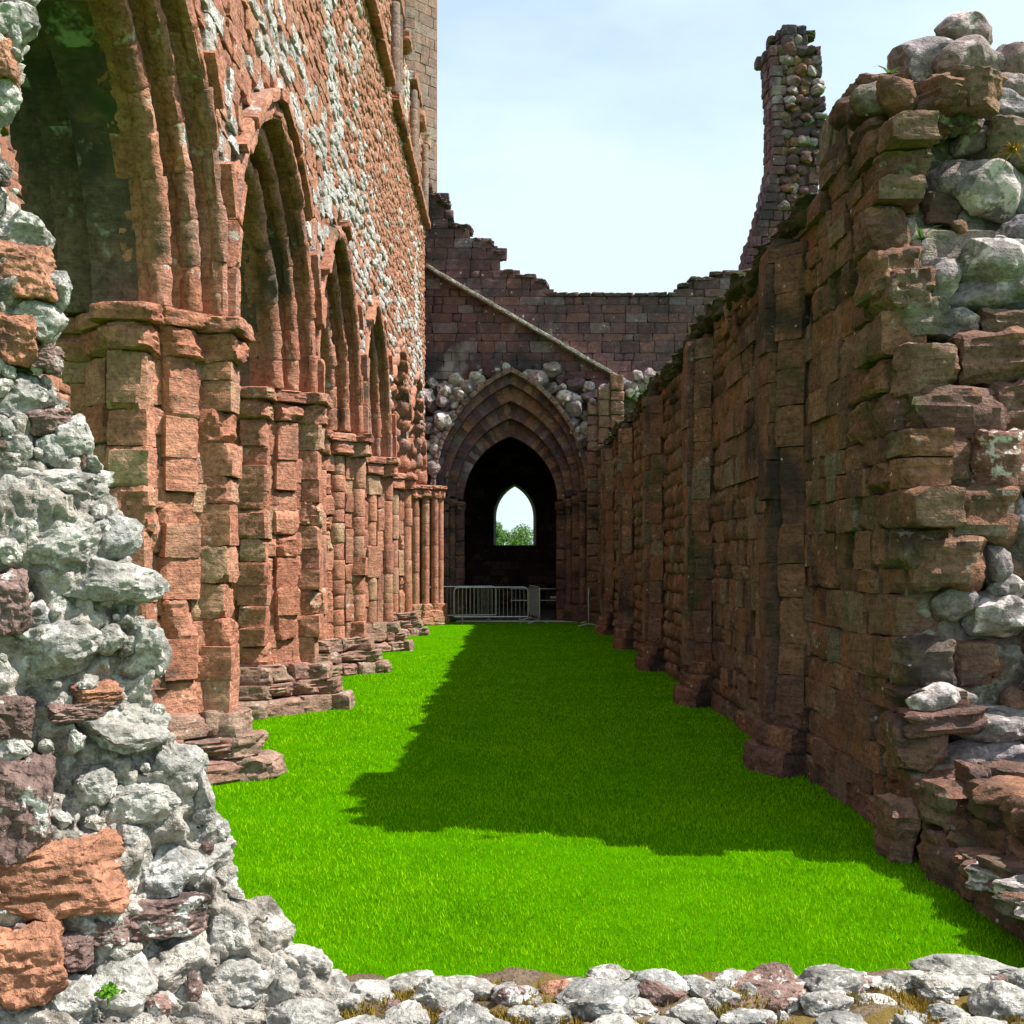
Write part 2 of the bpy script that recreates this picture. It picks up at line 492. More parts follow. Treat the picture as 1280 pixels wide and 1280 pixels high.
# ------------------------------------------------------------------ stone walls
rs = random.Random(5)
def courses(rg, u0, u1, z0, z1, h, l, keep=lambda u, z, w, h: True, hj=.25, lj=.4):
    out = []; z = z0; c = 0
    while z < z1 - .03:
        ch = min(h * rg.uniform(1 - hj, 1 + hj), z1 - z)
        if z1 - z - ch < h * .4: ch = z1 - z
        u = u0 - rg.uniform(0, l)
        while u < u1:
            w = l * rg.uniform(1 - lj, 1 + lj)
            a, b = max(u, u0), min(u + w, u1)
            if b - a > l * .25 and keep((a + b) / 2, z + ch / 2, b - a, ch): out.append(((a + b) / 2, z + ch / 2, b - a, ch))
            u += w
        z += ch; c += 1
    return out

def face_stones(parent, stones, to_world, phi, mat, meshes, name='stone', depth=.22, proud=.05, gap=.012, limit=300, mass='facing_stones', rot=.03, rg=rs, massjit=.09, pick=None):
    """stones on a wall face; the ones that show largest become pieces, the rest one mass"""
    rec = []
    for (u, z, w, h) in stones:
        p = to_world(u, z)
        n = Vector((math.sin(phi), -math.cos(phi), 0))
        d = (p - Vector((0, 0, EYE)))
        vis = max(.02, -d.normalized().dot(n))
        s = w * h * vis / d.length_squared
        X, Y = CX + F * p.x / max(p.y, .1), HY - F * (p.z - EYE) / max(p.y, .1)
        if not (-30 < X < 1310 and -30 < Y < 1310): s *= .01
        rec.append((s, p, w, h))
    rec.sort(key=lambda r: -r[0])
    ms = Mass()
    nrm = Vector((math.sin(phi), -math.cos(phi), 0))
    for i, (s, p, w, h) in enumerate(rec):
        pr = rg.uniform(-proud, proud)
        if i < limit:
            c = p + nrm * (pr - depth / 2)
            link(name, rg.choice(pick(p) if pick else meshes), mat, parent, c, (rg.uniform(-rot, rot), rg.uniform(-rot, rot) * .8, phi + rg.uniform(-rot, rot)), (w - gap, depth, h - gap))
        else:
            c = p + nrm * (pr - depth / 2)
            ms.add(c, (w - gap * .6, depth, h - gap * .6), phi + rg.uniform(-rot, rot), rg.uniform(-rot, rot), massjit)
    ms.build(mass, mat, parent)

# ---- dimensions of the aisle
BAY = 4.87
PY = [10.7 + BAY * (i - 1) for i in range(6)]       # pier centres 5.83 .. 30.2
PXC = -3.3
SPR = 4.2
HS = BAY / 2 - .62                                   # half span of inner order
AC, AR = .57, HS + .57
END = 35.6

def arch_z(d, off):
    """height of the arch curve at distance d from the middle; off = offset outward"""
    rr = AR + off
    q = rr * rr - (d + AC) ** 2
    return SPR + math.sqrt(q) if q > 0 else SPR

# ------------------------------------------------------------------ nave wall with arches
nave = thing('nave_wall', 'tall red sandstone nave wall over pointed arches, streaked with white lichen, left of lawn', 'wall', (-3.3, 20, 0))
WX = -2.62
def low(y, off=.52):
    k = min(range(len(PY) + 1), key=lambda i: abs(y - (PY[0] - BAY / 2 + BAY * i)))
    return arch_z(abs(y - (PY[0] - BAY / 2 + BAY * k)), off)
TOPZ = 14.5
V = []; Fs = []
ys = np.arange(0.0, END + .001, .08)
for y in ys:
    zl = low(y) if y < PY[-1] + BAY + .05 else SPR
    for x in (WX - .06, -4.34): V += [(x, y, zl), (x, y, TOPZ)]
for i in range(len(ys) - 1):
    a, b = 4 * i, 4 * (i + 1)
    Fs += [(a, b, b + 1, a + 1), (a + 2, a + 3, b + 3, b + 2), (a, a + 2, b + 2, b), (a + 1, b + 1, b + 3, a + 3)]
Fs += [(0, 1, 3, 2), (4*(len(ys)-1), 4*(len(ys)-1)+2, 4*(len(ys)-1)+3, 4*(len(ys)-1)+1)]
V = [(v[0] + 3.3, v[1] - 20, v[2]) for v in V]
link('wall_core', mesh_py('wall_core', V, Fs, M_corelight), None, nave, (-3.3, 20, 0))

def ring(y, y0, off0, off1, x0, x1, name, mat, parent, n=26):
    V = []; Fs = []
    mid = y0
    pts = []
    for off in (off0, off1):
        rr = AR + off; amax = math.acos(AC / rr); row = []
        for i in range(n + 1):
            a = amax * i / n
            row.append((mid - (rr * math.cos(a) - AC), SPR + rr * math.sin(a)))
        for i in range(n - 1, -1, -1):
            a = amax * i / n
            row.append((mid + (rr * math.cos(a) - AC), SPR + rr * math.sin(a)))
        pts.append(row)
    m = len(pts[0])
    for row in pts:
        for (yy, zz) in row: V += [(x0, yy, zz), (x1, yy, zz)]
    o = 2 * m
    for i in range(m - 1):
        a, b = 2 * i, 2 * i + 2
        Fs += [(a, a + 1, b + 1, b), (o + a, o + b, o + b + 1, o + a + 1), (a, b, o + b, o + a), (a + 1, o + a + 1, o + b + 1, b + 1)]
    O = ORG[parent.name]
    V = [(v[0] - O.x, v[1] - O.y, v[2] - O.z) for v in V]
    return link(name, mesh_py(name, V, Fs, mat), None, parent, O)

ORD = [(.0, .25, -3.66, -3.04), (.22, .45, -4.00, -2.84), (.42, .62, -4.36, -2.62)]   # radial in/out, X back/front
for k in range(len(PY) + 1):
    mid = PY[0] - BAY / 2 + BAY * k
    if k == 0: continue
    arch = ring(0, mid, .03, .5, -3.62, -3.09, 'arch', M_core, nave)
    near = k <= 4
    ms = Mass()
    for oi_, (o0, o1, xb, xf) in enumerate(ORD + [(.60, .72, -2.80, -2.52)]):
        rr = AR + (o0 + o1) / 2; amax = math.acos(AC / rr)
        nv = (9, 9, 8, 9)[oi_]
        for side in (-1, 1):
            for i in range(nv):
                a = amax * (i + .5) / nv
                if oi_ == 3 and rs.random() < .4: continue
                yy = mid + side * (rr * math.cos(a) - AC); zz = SPR + rr * math.sin(a)
                ln = rr * amax / nv * .98
                wob = rs.uniform(-.014, .014) if rs.random() < .8 else rs.uniform(-.05, .02)
                rx = side * a if side > 0 else -a
                # local z radial, local y tangential
                ang = (math.pi / 2 - a) * (-1 if side > 0 else 1)
                if near:
                    wd = (xf - xb) + wob
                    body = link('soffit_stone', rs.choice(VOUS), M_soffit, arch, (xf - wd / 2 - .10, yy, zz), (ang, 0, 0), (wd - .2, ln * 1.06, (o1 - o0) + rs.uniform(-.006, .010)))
                    link('voussoir', rs.choice(DRESS + DRESS + BLOCK), M_arch, arch, (xf - .15 + wob, yy, zz), (Matrix.Rotation(ang + rs.uniform(-.012, .012), 3, 'X') @ Matrix.Rotation(R(90), 3, 'Z')).to_euler(), (ln * 1.03, .34, (o1 - o0) * rs.uniform(.96, 1.03)))
                    if oi_ < 3:
                        rd = rr - (o1 - o0) / 2 + .07; dm = (.22, .19, .17)[oi_]
                        link('roll_stone', rs.choice(ROLL), M_arch, arch, (xf - .03 + rs.uniform(-.015, .01), mid + side * (rd * math.cos(a) - AC), SPR + rd * math.sin(a)),
                             (ang + math.pi / 2 + rs.uniform(-.03, .03), 0, 0), (dm * rs.uniform(.85, 1.1), dm * rs.uniform(.85, 1.1), ln * 1.0))
                else:
                    c = Vector(((xb + xf) / 2 + wob, yy, zz))
                    ms.add(c, (ln, xf - xb, o1 - o0), math.pi / 2, (math.pi / 2 - a) * (-1 if side > 0 else 1) , .05)
    ms.build('voussoirs', M_arch, nave)

def keep_nave(u, z, w, h):
    if u > PY[-1] + BAY: return True
    return z - h * .3 > max(low(u - w * .4, .66), low(u + w * .4, .66), low(u, .66)) and z < TOPZ
st = courses(rs, 8.5, END, SPR + .1, TOPZ, .165, .28, keep_nave, .3, .5)
def pale_here(u, z):
    above = z - low(u, .66)
    n = noise.noise(Vector((u * .55, z * .35, 4.0)))
    pr = .04
    if z < 8.4: pr = .38 + n * .5
    band = 17.0 + (11 - z) * .22 + .5 * math.sin(z * 1.1)
    if abs(u - band) < .75 + .4 * n and z > 7: pr = .85
    if abs(u - band - 3.2) < .5 + .5 * n and z < 11: pr = .5
    return rs.random() < pr
pale = [q for q in st if pale_here(q[0], q[1])]
ps = set(pale); red = [q for q in st if q not in ps]
face_stones(nave, red, lambda u, z: Vector((WX, u, z)), R(90), M_spandrel, DRESS + BLOCK, depth=.26, proud=.022, gap=.0, rot=.05, limit=190, massjit=.075)
face_stones(nave, pale, lambda u, z: Vector((WX + .02, u, z)), R(90), M_pale, BLOCK, depth=.28, proud=.022, gap=.0, rot=.06, limit=110, mass='pale_facing_stones', massjit=.08)
# string course and broken wall head
y = 14.0
while y < END - .3:
    L = rs.uniform(.7, 1.3)
    if rs.random() < .88:
        link('string_course', rs.choice(BLOCK), M_arch, nave, (WX + .02, y + L / 2, 12.15 + rs.uniform(-.02, .02)), (0, 0, R(90)), (L - .02, .34, .2))
    if rs.random() < .8:
        link('wall_head_stone', rs.choice(BLOCK), M_spandrel, nave, (WX - .02, y + L / 2, TOPZ + rs.uniform(-.05, .12)), (0, rs.uniform(-.04, .04), R(90)), (L - .02, .45, rs.uniform(.2, .4)))
    y += L
for yy in (25.6, 26.2, 30.4, 31.0, 34.4):
    for j in range(4):
        link('clerestory_shaft', rs.choice(DRUM), M_tower, nave, (WX + .06, yy, 12.5 + .5 * j), (0, 0, 0), (.26, .26, .5))

# ------------------------------------------------------------------ piers
def column_plan(Rr):
    """(x, y, phi, width, depth, style) round a lozenge plan, relative to the centre"""
    out = []
    for q in range(4):
        a = math.pi / 2 * q                                        # vertex direction
        vx, vy = math.cos(a), math.sin(a)
        out.append((vx * (Rr - .13), vy * (Rr - .13), a + math.pi / 2, .32, .34, 'c'))
        b = a + math.pi / 2
        wx, wy = math.cos(b), math.sin(b)
        nxn, nyn = (vx + wx) / math.sqrt(2), (vy + wy) / math.sqrt(2)
        ph = math.atan2(nyn, nxn) + math.pi / 2
        for tt, w, ins, sty in ((.27, .20, .075, 'n'), (.5, .32, .01, 'm'), (.73, .20, .075, 'n')):
            cx_, cy_ = (vx * (1 - tt) + wx * tt) * Rr, (vy * (1 - tt) + wy * tt) * Rr
            out.append((cx_ - nxn * (ins + .12), cy_ - nyn * (ins + .12), ph, w, .36, sty))
    return out

PLAB = ['', 'nearest clustered red sandstone pier, tall and heavily eroded, beside the rubble jamb',
        'second nearest clustered sandstone pier on stepped plinth, left of lawn',
        'third clustered sandstone pier along the lawn, square-cut drums',
        'fourth clustered sandstone pier along the lawn, slender shafts in half view',
        'fifth and farthest free-standing sandstone pier, just before the end respond']
def pier(yc, idx, label):
    t = thing('arcade_pier', label, 'pier', (PXC, yc, 0), 'clustered piers of the nave arcade')
    rg = random.Random(50 + idx)
    # core
    V = []; Fs = []
    for z in (0, SPR):
        for q in range(4): V.append((.52 * math.cos(math.pi/2*q), .52 * math.sin(math.pi/2*q), z))
    Fs = [(q, (q+1) % 4, 4 + (q+1) % 4, 4 + q) for q in range(4)] + [(3,2,1,0), (4,5,6,7)]
    link('core', mesh_py('core', V, Fs, M_core), None, t, (PXC, yc, 0))
    # plinth of three tiers
    z = -.06
    for tier, (Rp, h) in enumerate(((1.22, .25), (1.06, .18), (.92, .22))):
        for q in range(4):
            a = math.pi / 2 * q; m = a + math.pi / 4
            n = Vector((math.cos(m), math.sin(m), 0)); tdir = Vector((-n.y, n.x, 0))
            L = Rp * .98; parts = [0] + sorted(rg.uniform(.25, .75) for _ in range(rg.choice((1, 1, 2)))) + [1]
            for i in range(len(parts) - 1):
                w = (parts[i + 1] - parts[i]) * L
                c = Vector((PXC, yc, z + h / 2)) + n * (Rp * .70 - .26 + rg.uniform(-.015, .015)) + tdir * ((parts[i] + parts[i + 1]) / 2 - .5) * L
                link('plinth_stone', rg.choice(WORN + BLOCK), M_plinth, t, c, (-.16 if tier else -.04, rg.uniform(-.02, .02), m + math.pi / 2), (w + .01, .52, h * 1.06))
            c = Vector((PXC + math.cos(a) * (Rp - .30), yc + math.sin(a) * (Rp - .30), z + h / 2))
            link('plinth_stone', rg.choice(BLOCK + WORN), M_plinth, t, c, (-.10, 0, a + math.pi / 2), (.50, .52, h * 1.04))
        z += h
    base = z - .01
    # shafts
    top = SPR - .42
    plan = column_plan(.72)
    for (cx_, cy_, ph, w, d, sty) in plan:
        zz = base
        while zz < top - .02:
            hh = rg.uniform(.24, .40) if idx < 4 else rg.uniform(.35, .75)
            if sty == 'c' and idx >= 3: hh *= 1.3
            if top - zz - hh < .16: hh = top - zz
            jit = (rg.uniform(-.02, .012) if rg.random() < .75 else rg.uniform(-.08, .03)) if idx < 3 else rg.uniform(-.02, .015)
            ox, oy = math.sin(ph) * jit, -math.cos(ph) * jit
            loc = (PXC + cx_ + ox, yc + cy_ + oy, zz + hh / 2)
            if idx >= 3 and sty in 'cm' and rg.random() < .85:
                link('drum', rg.choice(DRUM), M_pier, t, loc, (0, 0, rg.uniform(0, 6)), (w * .95, w * .95, hh - .008))
            else:
                me = rg.choice(DRESS if (q_ := rg.random()) < .55 else BLOCK if q_ < .88 else WORN)
                ww = w * (rg.uniform(.98, 1.25) if sty != 'n' else rg.uniform(1.0, 1.2))
                link('shaft_stone', me, M_pier, t, loc, (rg.uniform(-.03, .03), rg.uniform(-.03, .03), ph + rg.uniform(-.03, .03)), (ww, d, hh + .002))
            zz += hh
    # capital: bell stones and abacus
    for (cx_, cy_, ph, w, d, sty) in column_plan(.75):
        if sty == 'n': continue
        link('capital_stone', rg.choice(WORN if idx < 3 else BLOCK), M_pier, t, (PXC + cx_, yc + cy_, SPR - .29), (-.12, 0, ph), (w * 1.4, .42, .27))
    for (cx_, cy_, ph, w, d, sty) in column_plan(.80):
        if sty == 'n' : continue
        link('abacus_stone', rg.choice(BLOCK), M_pier, t, (PXC + cx_, yc + cy_, SPR - .09 + rg.uniform(-.012, .012)), (0, rg.uniform(-.02, .02), ph), (w * 1.75, .42, .15))
    return t
for i in range(1, 6): pier(PY[i], i, PLAB[i])

# end respond against the transept wall
resp = thing('end_respond', 'triple-shafted sandstone respond where the arcade meets the dark end wall', 'respond', (PXC, 35.1, 0))
link('core', Boxes().add(-.6, .62, -.1, .9, 0, SPR).build('core', M_corelight), None, resp, (PXC, 35.1, 0))
rg = random.Random(77)
for (dx, dy, w) in ((.45, -.42, .26), (.75, -.30, .24), (1.02, -.12, .22), (1.16, .16, .22), (.10, -.46, .26), (-.2, -.4, .26)):
    z = .58
    while z < SPR - .4:
        h = min(rg.uniform(.5, 1.1), SPR - .38 - z)
        link('drum', rg.choice(DRUM), M_pier, resp, (PXC + dx, 35.1 + dy, z + h / 2), (0, 0, rg.uniform(0, 6)), (w, w, h - .01))
        z += h
    link('capital_stone', rg.choice(WORN), M_pier, resp, (PXC + dx, 35.1 + dy, SPR - .27), (0, 0, rg.uniform(0, 3)), (w * 1.35, w * 1.35, .26))
    link('abacus_stone', rg.choice(WORN), M_pier, resp, (PXC + dx, 35.1 + dy - .02, SPR - .08), (0, 0, .4), (w * 1.6, w * 1.6, .15))
    for zz, s in ((.12, 2.0), (.34, 1.75), (.52, 1.5)):
        link('plinth_stone', rg.choice(BLOCK), M_pier, resp, (PXC + dx, 35.1 + dy, zz), (0, 0, .7), (w * s, w * s, .24))

# ------------------------------------------------------------------ far nave wall, a sliver behind the first arch
far = thing('north_nave_wall', 'sunlit reddish nave wall glimpsed through the first arch beside the rubble jamb', 'wall', (-13, 22, 0))
link('wall_core', Boxes().add(-1.2, 0, -20, 40, 0, 19).build('wall_core', M_corelight), None, far, (-13, 22, 0))
st = courses(rs, 22, 44, 4, 19, .34, .7)
face_stones(far, st, lambda u, z: Vector((-12.98, u, z)), R(90), M_spandrel, SQUARE, depth=.2, proud=.03, limit=120)

# ------------------------------------------------------------------ aisle wall on the right
RX = 2.70
aisle = thing('aisle_wall', 'long shaded brown sandstone aisle wall with shallow responds, right of lawn', 'wall', (RX, 20, 0))
def wtop(y):
    return 5.22 + .05 * math.sin(y * .9) + .10 * noise.noise(Vector((y * 1.7, 3, 0))) + (max(0, min(1, (10.15 - y) * 4)) * .5 - max(0, 10 - y) * .20)
V = []; Fs = []
ys = np.arange(9.6, 36.3, .25)
for y in ys:
    zt = wtop(y) - .12
    for x in (RX + .07, RX + .80): V += [(x - RX, y - 20, -.05), (x - RX, y - 20, zt)]
for i in range(len(ys) - 1):
    a, b = 4 * i, 4 * (i + 1)
    Fs += [(a, a+1, b+1, b), (a+2, b+2, b+3, a+3), (a+1, a+3, b+3, b+1), (a, b, b+2, a+2)]
e = 4 * (len(ys) - 1)
Fs += [(0, 2, 3, 1), (e, e+1, e+3, e+2)]
link('wall_core', mesh_py('wall_core', V, Fs, M_core), None, aisle, (RX, 20, 0))
st = courses(rs, 7.7, 36.0, -.02, 5.35, .25, .42, lambda u, z, w, h: rs.random() > .03 and z + h * .4 < wtop(u) and u - w / 2 > 7.35 + .20 * z + .30 * noise.noise(Vector((z * 2.3, 1.7, 0))) + rs.uniform(0, .25), .3, .45)
face_stones(aisle, st, lambda u, z: Vector((RX, u, z)), R(-90), M_brown, DRESS + DRESS + BLOCK, depth=.34, proud=.028, gap=.0, rot=.03, massjit=.07, name='stone', pick=lambda p: WORN + BLOCK if p.y < 8.3 + .25 * p.z else DRESS + DRESS + BLOCK)
y = 8.5
while y < 36:
    L = rs.uniform(.35, .8) if y > 10.3 else rs.uniform(.22, .4)
    if y < 10.3:
        for xx in (.2, .5, .75):
            link('coping_stone', rs.choice(WORN + BOULDER), rs.choice((M_brown, M_brown, M_respond, M_grey)), aisle, (RX + xx + rs.uniform(-.05, .05), y + L / 2, wtop(y + L / 2) - .06 + rs.uniform(-.08, .08)), (rs.uniform(-.2, .2), rs.uniform(-.2, .2), rs.uniform(0, 3)), (L * 1.2, .36, rs.uniform(.2, .32)))
        y += L
        continue
    link('coping_stone', rs.choice(WORN), M_coping, aisle, (RX + .22 + rs.uniform(-.04, .04), y + L / 2, wtop(y + L / 2) - .04 + rs.uniform(-.03, .03)), (rs.uniform(-.05, .05), rs.uniform(-.05, .05), R(-90)), (L * 1.04, .60, rs.uniform(.2, .34)))
    link('coping_stone', rs.choice(WORN), M_coping, aisle, (RX + .60, y + L / 2, wtop(y + L / 2) - .06 + rs.uniform(-.05, .06)), (0, rs.uniform(-.08, .08), R(-90)), (L * 1.04, .50, rs.uniform(.2, .36)))
    y += L
for k, yc in enumerate([11.05 + 4.95 * i for i in range(6)]):
    if yc > 35.6: continue
    body = link('respond', Boxes().add(-.22, .1, -.16, .16, 0, 5.0).build('respond', M_core), None, aisle, (RX, yc, 0))
    rg = random.Random(900 + k)
    zt = wtop(yc) - .3
    for dx, dy, w, ph in ((-.18, 0, .34, -90), (-.05, -.25, .26, -45), (-.05, .25, .26, -135)):
        z = .55
        while z < zt:
            h = min(rg.uniform(.26, .46), zt - z)
            if h < .1: break
            if not (k == 0 and dy == 0 and 2.0 < z < 2.5):
                link('shaft_stone', rg.choice(DRESS), (M_respond if k == 0 else M_brown), body, (RX + dx + .06 + rg.uniform(-.03, .02), yc + dy, z + h / 2), (0, 0, R(ph) + rg.uniform(-.05, .05)), (w * 1.12, .34, h - .002))
            z += h
    for zz, h, s in ((.09, .28, .48), (.32, .22, .40), (.50, .18, .32)):
        for dy, ph in ((-.24, -62), (0, -90), (.24, -118)):
            link('plinth_stone', rg.choice(BLOCK), M_respond, body, (RX - s + .30 + abs(dy) * .3 + rg.uniform(-.02, .02), yc + dy * (.5 + s), zz), (-.06, 0, R(ph)), (.40, .5, h * 1.04))

# broken west end of that wall
end = thing('broken_wall_end', 'broken rubble end of the aisle wall, grey boulders piled above red blocks', 'wall', (3.6, 8.4, 0))
def ef(z): return 7.55 + .20 * z + (.25 if z > 4.5 else 0)
V = []; n1, n2 = 46, 70
for j in range(n2 + 1):
    z = -.1 + 6.0 * j / n2
    for i in range(n1 + 1):
        x = 2.78 + 3.2 * i / n1
        yy = ef(z) + .30 + .16 * fr((x, z, 3), 1.6) + .03 * fr((x, z, 9), 7)
        if z > 5.3: yy += (z - 5.3) * 1.0
        if z < .75: yy -= (.75 - z) * .5
        V.append((x, yy, z))
m0 = len(V)
Fs = [(j*(n1+1)+i, j*(n1+1)+i+1, (j+1)*(n1+1)+i+1, (j+1)*(n1+1)+i) for j in range(n2) for i in range(n1)]
# side and top skirts
top0 = n2 * (n1 + 1)
for i in range(n1 + 1): V.append((V[top0 + i][0], 10.6, 5.0))
for i in range(n1): Fs.append((top0 + i, top0 + i + 1, m0 + i + 1, m0 + i))
m1 = len(V)
for j in range(n2 + 1): V.append((2.82, 10.6, V[j*(n1+1)][2]))
for j in range(n2): Fs.append((j*(n1+1), (j+1)*(n1+1), m1 + j + 1, m1 + j))
V = [(v[0] - 3.6, v[1] - 8.4, v[2]) for v in V]
me = mesh_py('mortar_core', V, Fs, stone_mat('damp_mortar', [(.29,.24,.205)], strata=.1, var=.5, fine=18, lichen=((.48,.44,.41), .55, .66, 4), algae=((.10,.105,.06), .52, .66, 1.6), soot=((.10,.085,.07), .55, .7, 2.5), bump=1.0, bumpd=.04))
sharp(me, 60)
link('mortar_core', me, None, end, (3.6, 8.4, 0))
G, RD, PU, WH = M_grey, M_brown, M_respond, stone_mat('white_lichened_stone', [(.35,.30,.29),(.31,.27,.26)], strata=.1, soot=((.09,.08,.07), .56, .66, 3), lichen=((.66,.565,.55), .50, .57, 5), bump=.8, bumpd=.03)
LR = stone_mat('lichened_red_block', [(.30,.15,.11),(.26,.14,.11)], strata=1.0, lichen=((.72,.68,.63), .55, .62, 6), bump=.9, bumpd=.04)
EB = [(1210,40,60,50,G,.9),(1212,80,74,58,G,.7),(1160,82,84,64,G,.9),(1264,84,64,54,G,.8),(1108,112,60,40,RD,.9),(1090,128,50,46,RD,1.0),
      (1146,121,74,34,LR,0),(1147,151,78,38,LR,0),(1200,116,72,46,PU,.4),(1242,136,92,48,G,.0),(1225,180,78,50,G,.1),(1268,112,60,42,G,.5),
      (1275,170,40,40,G,.3),(1240,238,76,74,WH,.0),(1192,226,72,58,G,.1),(1128,194,66,44,G,.2),(1180,262,54,44,PU,.1),(1242,326,104,52,WH,-.05),
      (1176,348,54,56,G,.05),(1112,240,52,50,PU,.1),(1108,290,52,56,RD,.1),(1120,340,62,52,RD,.05),(1232,372,112,44,G,.05),(1150,392,76,50,RD,.05),
      (1205,405,60,36,G,.05),(1258,405,60,40,RD,.05),(1280,290,50,50,G,.1),(1270,262,50,40,G,.1),
      (1160,465,66,58,RD,0),(1246,450,92,64,PU,0),(1196,516,112,60,PU,-.02),(1266,512,52,62,PU,0),(1172,580,82,70,RD,0),(1254,576,76,68,LR,-.06),
      (1226,642,88,66,RD,-.02),(1156,650,58,48,RD,0),(1190,702,78,60,RD,-.05),(1246,706,42,46,G,0),(1270,646,40,60,G,0),(1252,772,84,52,WH,-.04),
      (1206,756,56,38,G,0),(1264,738,44,32,WH,0),(1180,880,74,40,WH,-.12),(1186,902,94,30,PU,-.12),(1255,908,110,40,WH,.0),(1160,830,60,60,RD,.1),
      (1215,830,60,50,RD,.12),(1262,850,50,70,G,.35),(1150,930,60,60,RD,.0),(1210,950,80,50,G,.05),(1262,950,70,40,G,.0),(1170,1010,50,60,PU,-.05),(1130,1040,40,70,RD,.0)]
for i, (x, y, w, h, m, back) in enumerate(EB):
    Y = 8.2
    for _ in range(6): Y = ef(EYE + (HY - y) / F * Y) + back + .08
    s = Y / F
    c = px(x, y, Y)
    blocky = m in (RD, PU, LR)
    me = rs.choice(WORN if blocky else BOULDER)
    nm = 'block' if blocky else 'boulder'
    link(nm, me, m, end, c + Vector((0, .10, 0)), (rs.uniform(-.08, .08), rs.uniform(-.06, .06), rs.uniform(-.15, .15)), (w * s * 1.08, max(.35, min(w, h) * s * 1.3), h * s * 1.10))
for i in range(90):
    x = rs.uniform(2.85, 4.6); z = rs.uniform(0, 5.3)
    s = rs.uniform(.08, .2)
    link('cobble', rs.choice(COBBLE), rs.choice((M_grey, M_grey, M_brown)), end, (x, ef(z) + .28 + rs.uniform(-.05, .05), z), (rs.uniform(0, 6), rs.uniform(0, 6), rs.uniform(0, 6)), (s * 1.3, s, s))

for i in range(110):                                 # the same rubble further along the broken face
    x = rs.uniform(3.75, 5.95); z = rs.uniform(.8, 5.5); w = rs.uniform(.28, .55)
    red = rs.random() < .4
    link('block' if red else 'boulder', rs.choice(WORN if red else BOULDER), rs.choice((M_brown, M_respond)) if red else rs.choice((M_grey, M_grey, WH)), end,
         (x, ef(z) + .24 + (max(0, z - 5.2)) + rs.uniform(-.06, .06), z), (rs.uniform(-.15, .15), rs.uniform(-.12, .12), rs.uniform(-.2, .2)), (w * 1.15, w, w * rs.uniform(.55, .85)))

# low stub of the west wall at lower right
stub = thing('low_wall_stub', 'dark low wall stub with pale crusted top at the foot of the broken wall end', 'wall', (3.0, 6.8, 0))
link('stub_core', Boxes().add(-.08, 1.9, -2.5, .75, -.05, .58).add(-.34, 1.5, -2.2, .12, -.05, .26).build('stub_core', M_core), None, stub, (3.0, 6.8, 0))
for X, y0, y1, zt, cl in ((2.88, 4.3, 7.5, .62, .36), (2.64, 4.6, 6.95, .27, .42)):
    for (u, z, w, h) in courses(rs, y0, y1, -.03, zt, .2, cl, hj=.2):
        link('block', rs.choice(BLOCK + WORN), rs.choice((M_respond, M_brown, M_respond)), stub, (X + .16 + rs.uniform(-.03, .03), u, z), (rs.uniform(-.05, .05), rs.uniform(-.05, .05), R(-90) + rs.uniform(-.08, .08)), (w, .34, h))
for (u, z, w, h) in courses(rs, 2.9, 4.9, .0, .68, .22, .4):
    link('block', rs.choice(BLOCK + WORN), rs.choice((M_respond, M_brown)), stub, (u, 7.45 + rs.uniform(-.04, .04), z), (0, 0, rs.uniform(-.1, .1)), (w, .3, h))
for (X, Y, z, w, h) in ((2.86, 7.42, .12, .42, .34), (2.9, 7.46, .42, .40, .28), (3.2, 7.4, .16, .5, .36), (2.95, 7.2, .12, .4, .34), (2.78, 7.1, .08, .3, .26)):
    link('block', rs.choice(WORN), rs.choice((M_respond, M_brown)), stub, (X, Y, z), (0, 0, rs.uniform(-.3, .3)), (w, .42, h))
for i in range(34):
    X = rs.uniform(2.95, 4.2); Y = rs.uniform(4.6, 7.4)
    link('crusted_slab', rs.choice(WORN + BOULDER), WH if rs.random() < .5 else M_brown, stub, (X, Y,   .61 + rs.uniform(-.05, .04)), (rs.uniform(-.1, .1), rs.uniform(-.1, .1), rs.uniform(0, 3)), (rs.uniform(.2, .45), rs.uniform(.2, .4), rs.uniform(.1, .2)))
for i in range(12):
    Y = rs.uniform(4.8, 6.85)
    link('crusted_slab', rs.choice(WORN), rs.choice((M_brown, M_brown, WH)), stub, (2.72 + rs.uniform(-.05, .1), Y, .26 + rs.uniform(-.03, .02)), (0, rs.uniform(-.1, .1), rs.uniform(0, 3)), (rs.uniform(.2, .34), .3, rs.uniform(.08, .14)))

# ------------------------------------------------------------------ transept wall with the great arch
TY = 36.0
trans = thing('transept_wall', 'dark coursed end wall with deep pointed arch and stepped broken top', 'wall', (0, TY, 0))
def P2(x, y, Y=TY):
    p = px(x, y, Y); return p.x, p.z
prof = [(520,240),(548,247),(556,258),(566,279),(584,283),(586,296),(604,300),(622,312),(624,335),(645,341),(676,348),(686,364),(850,365),(852,352),(860,344),(892,341),(895,337),(960,336),(1050,340)]
def ttop(X):
    x = CX + X * F / TY
    z = prof[0][1]
    for a, b in prof:
        if a <= x: z = b
    return EYE + (HY - z) / F * TY
AO = [(1.50, 2.05, 3.85, 36.95), (1.74, 2.52, 3.92, 36.62), (1.98, 2.95, 4.0, 36.32), (2.20, 3.36, 4.08, 36.06), (2.34, 3.62, 4.14, 35.90), (2.44, 3.76, 4.16, 35.90)]
def apt(k, t):
    """point of order k, t 0 (left spring) .. 1 apex .. 2 right spring"""
    s, h, zs, _ = AO[k]
    c = (h * h - s * s) / (2 * s); r = s + c
    am = math.asin(min(1, h / r))
    side = -1 if t <= 1 else 1
    a = am * (t if t <= 1 else 2 - t)
    return Vector((side * (r * math.cos(a) - c), 0, zs + r * math.sin(a)))
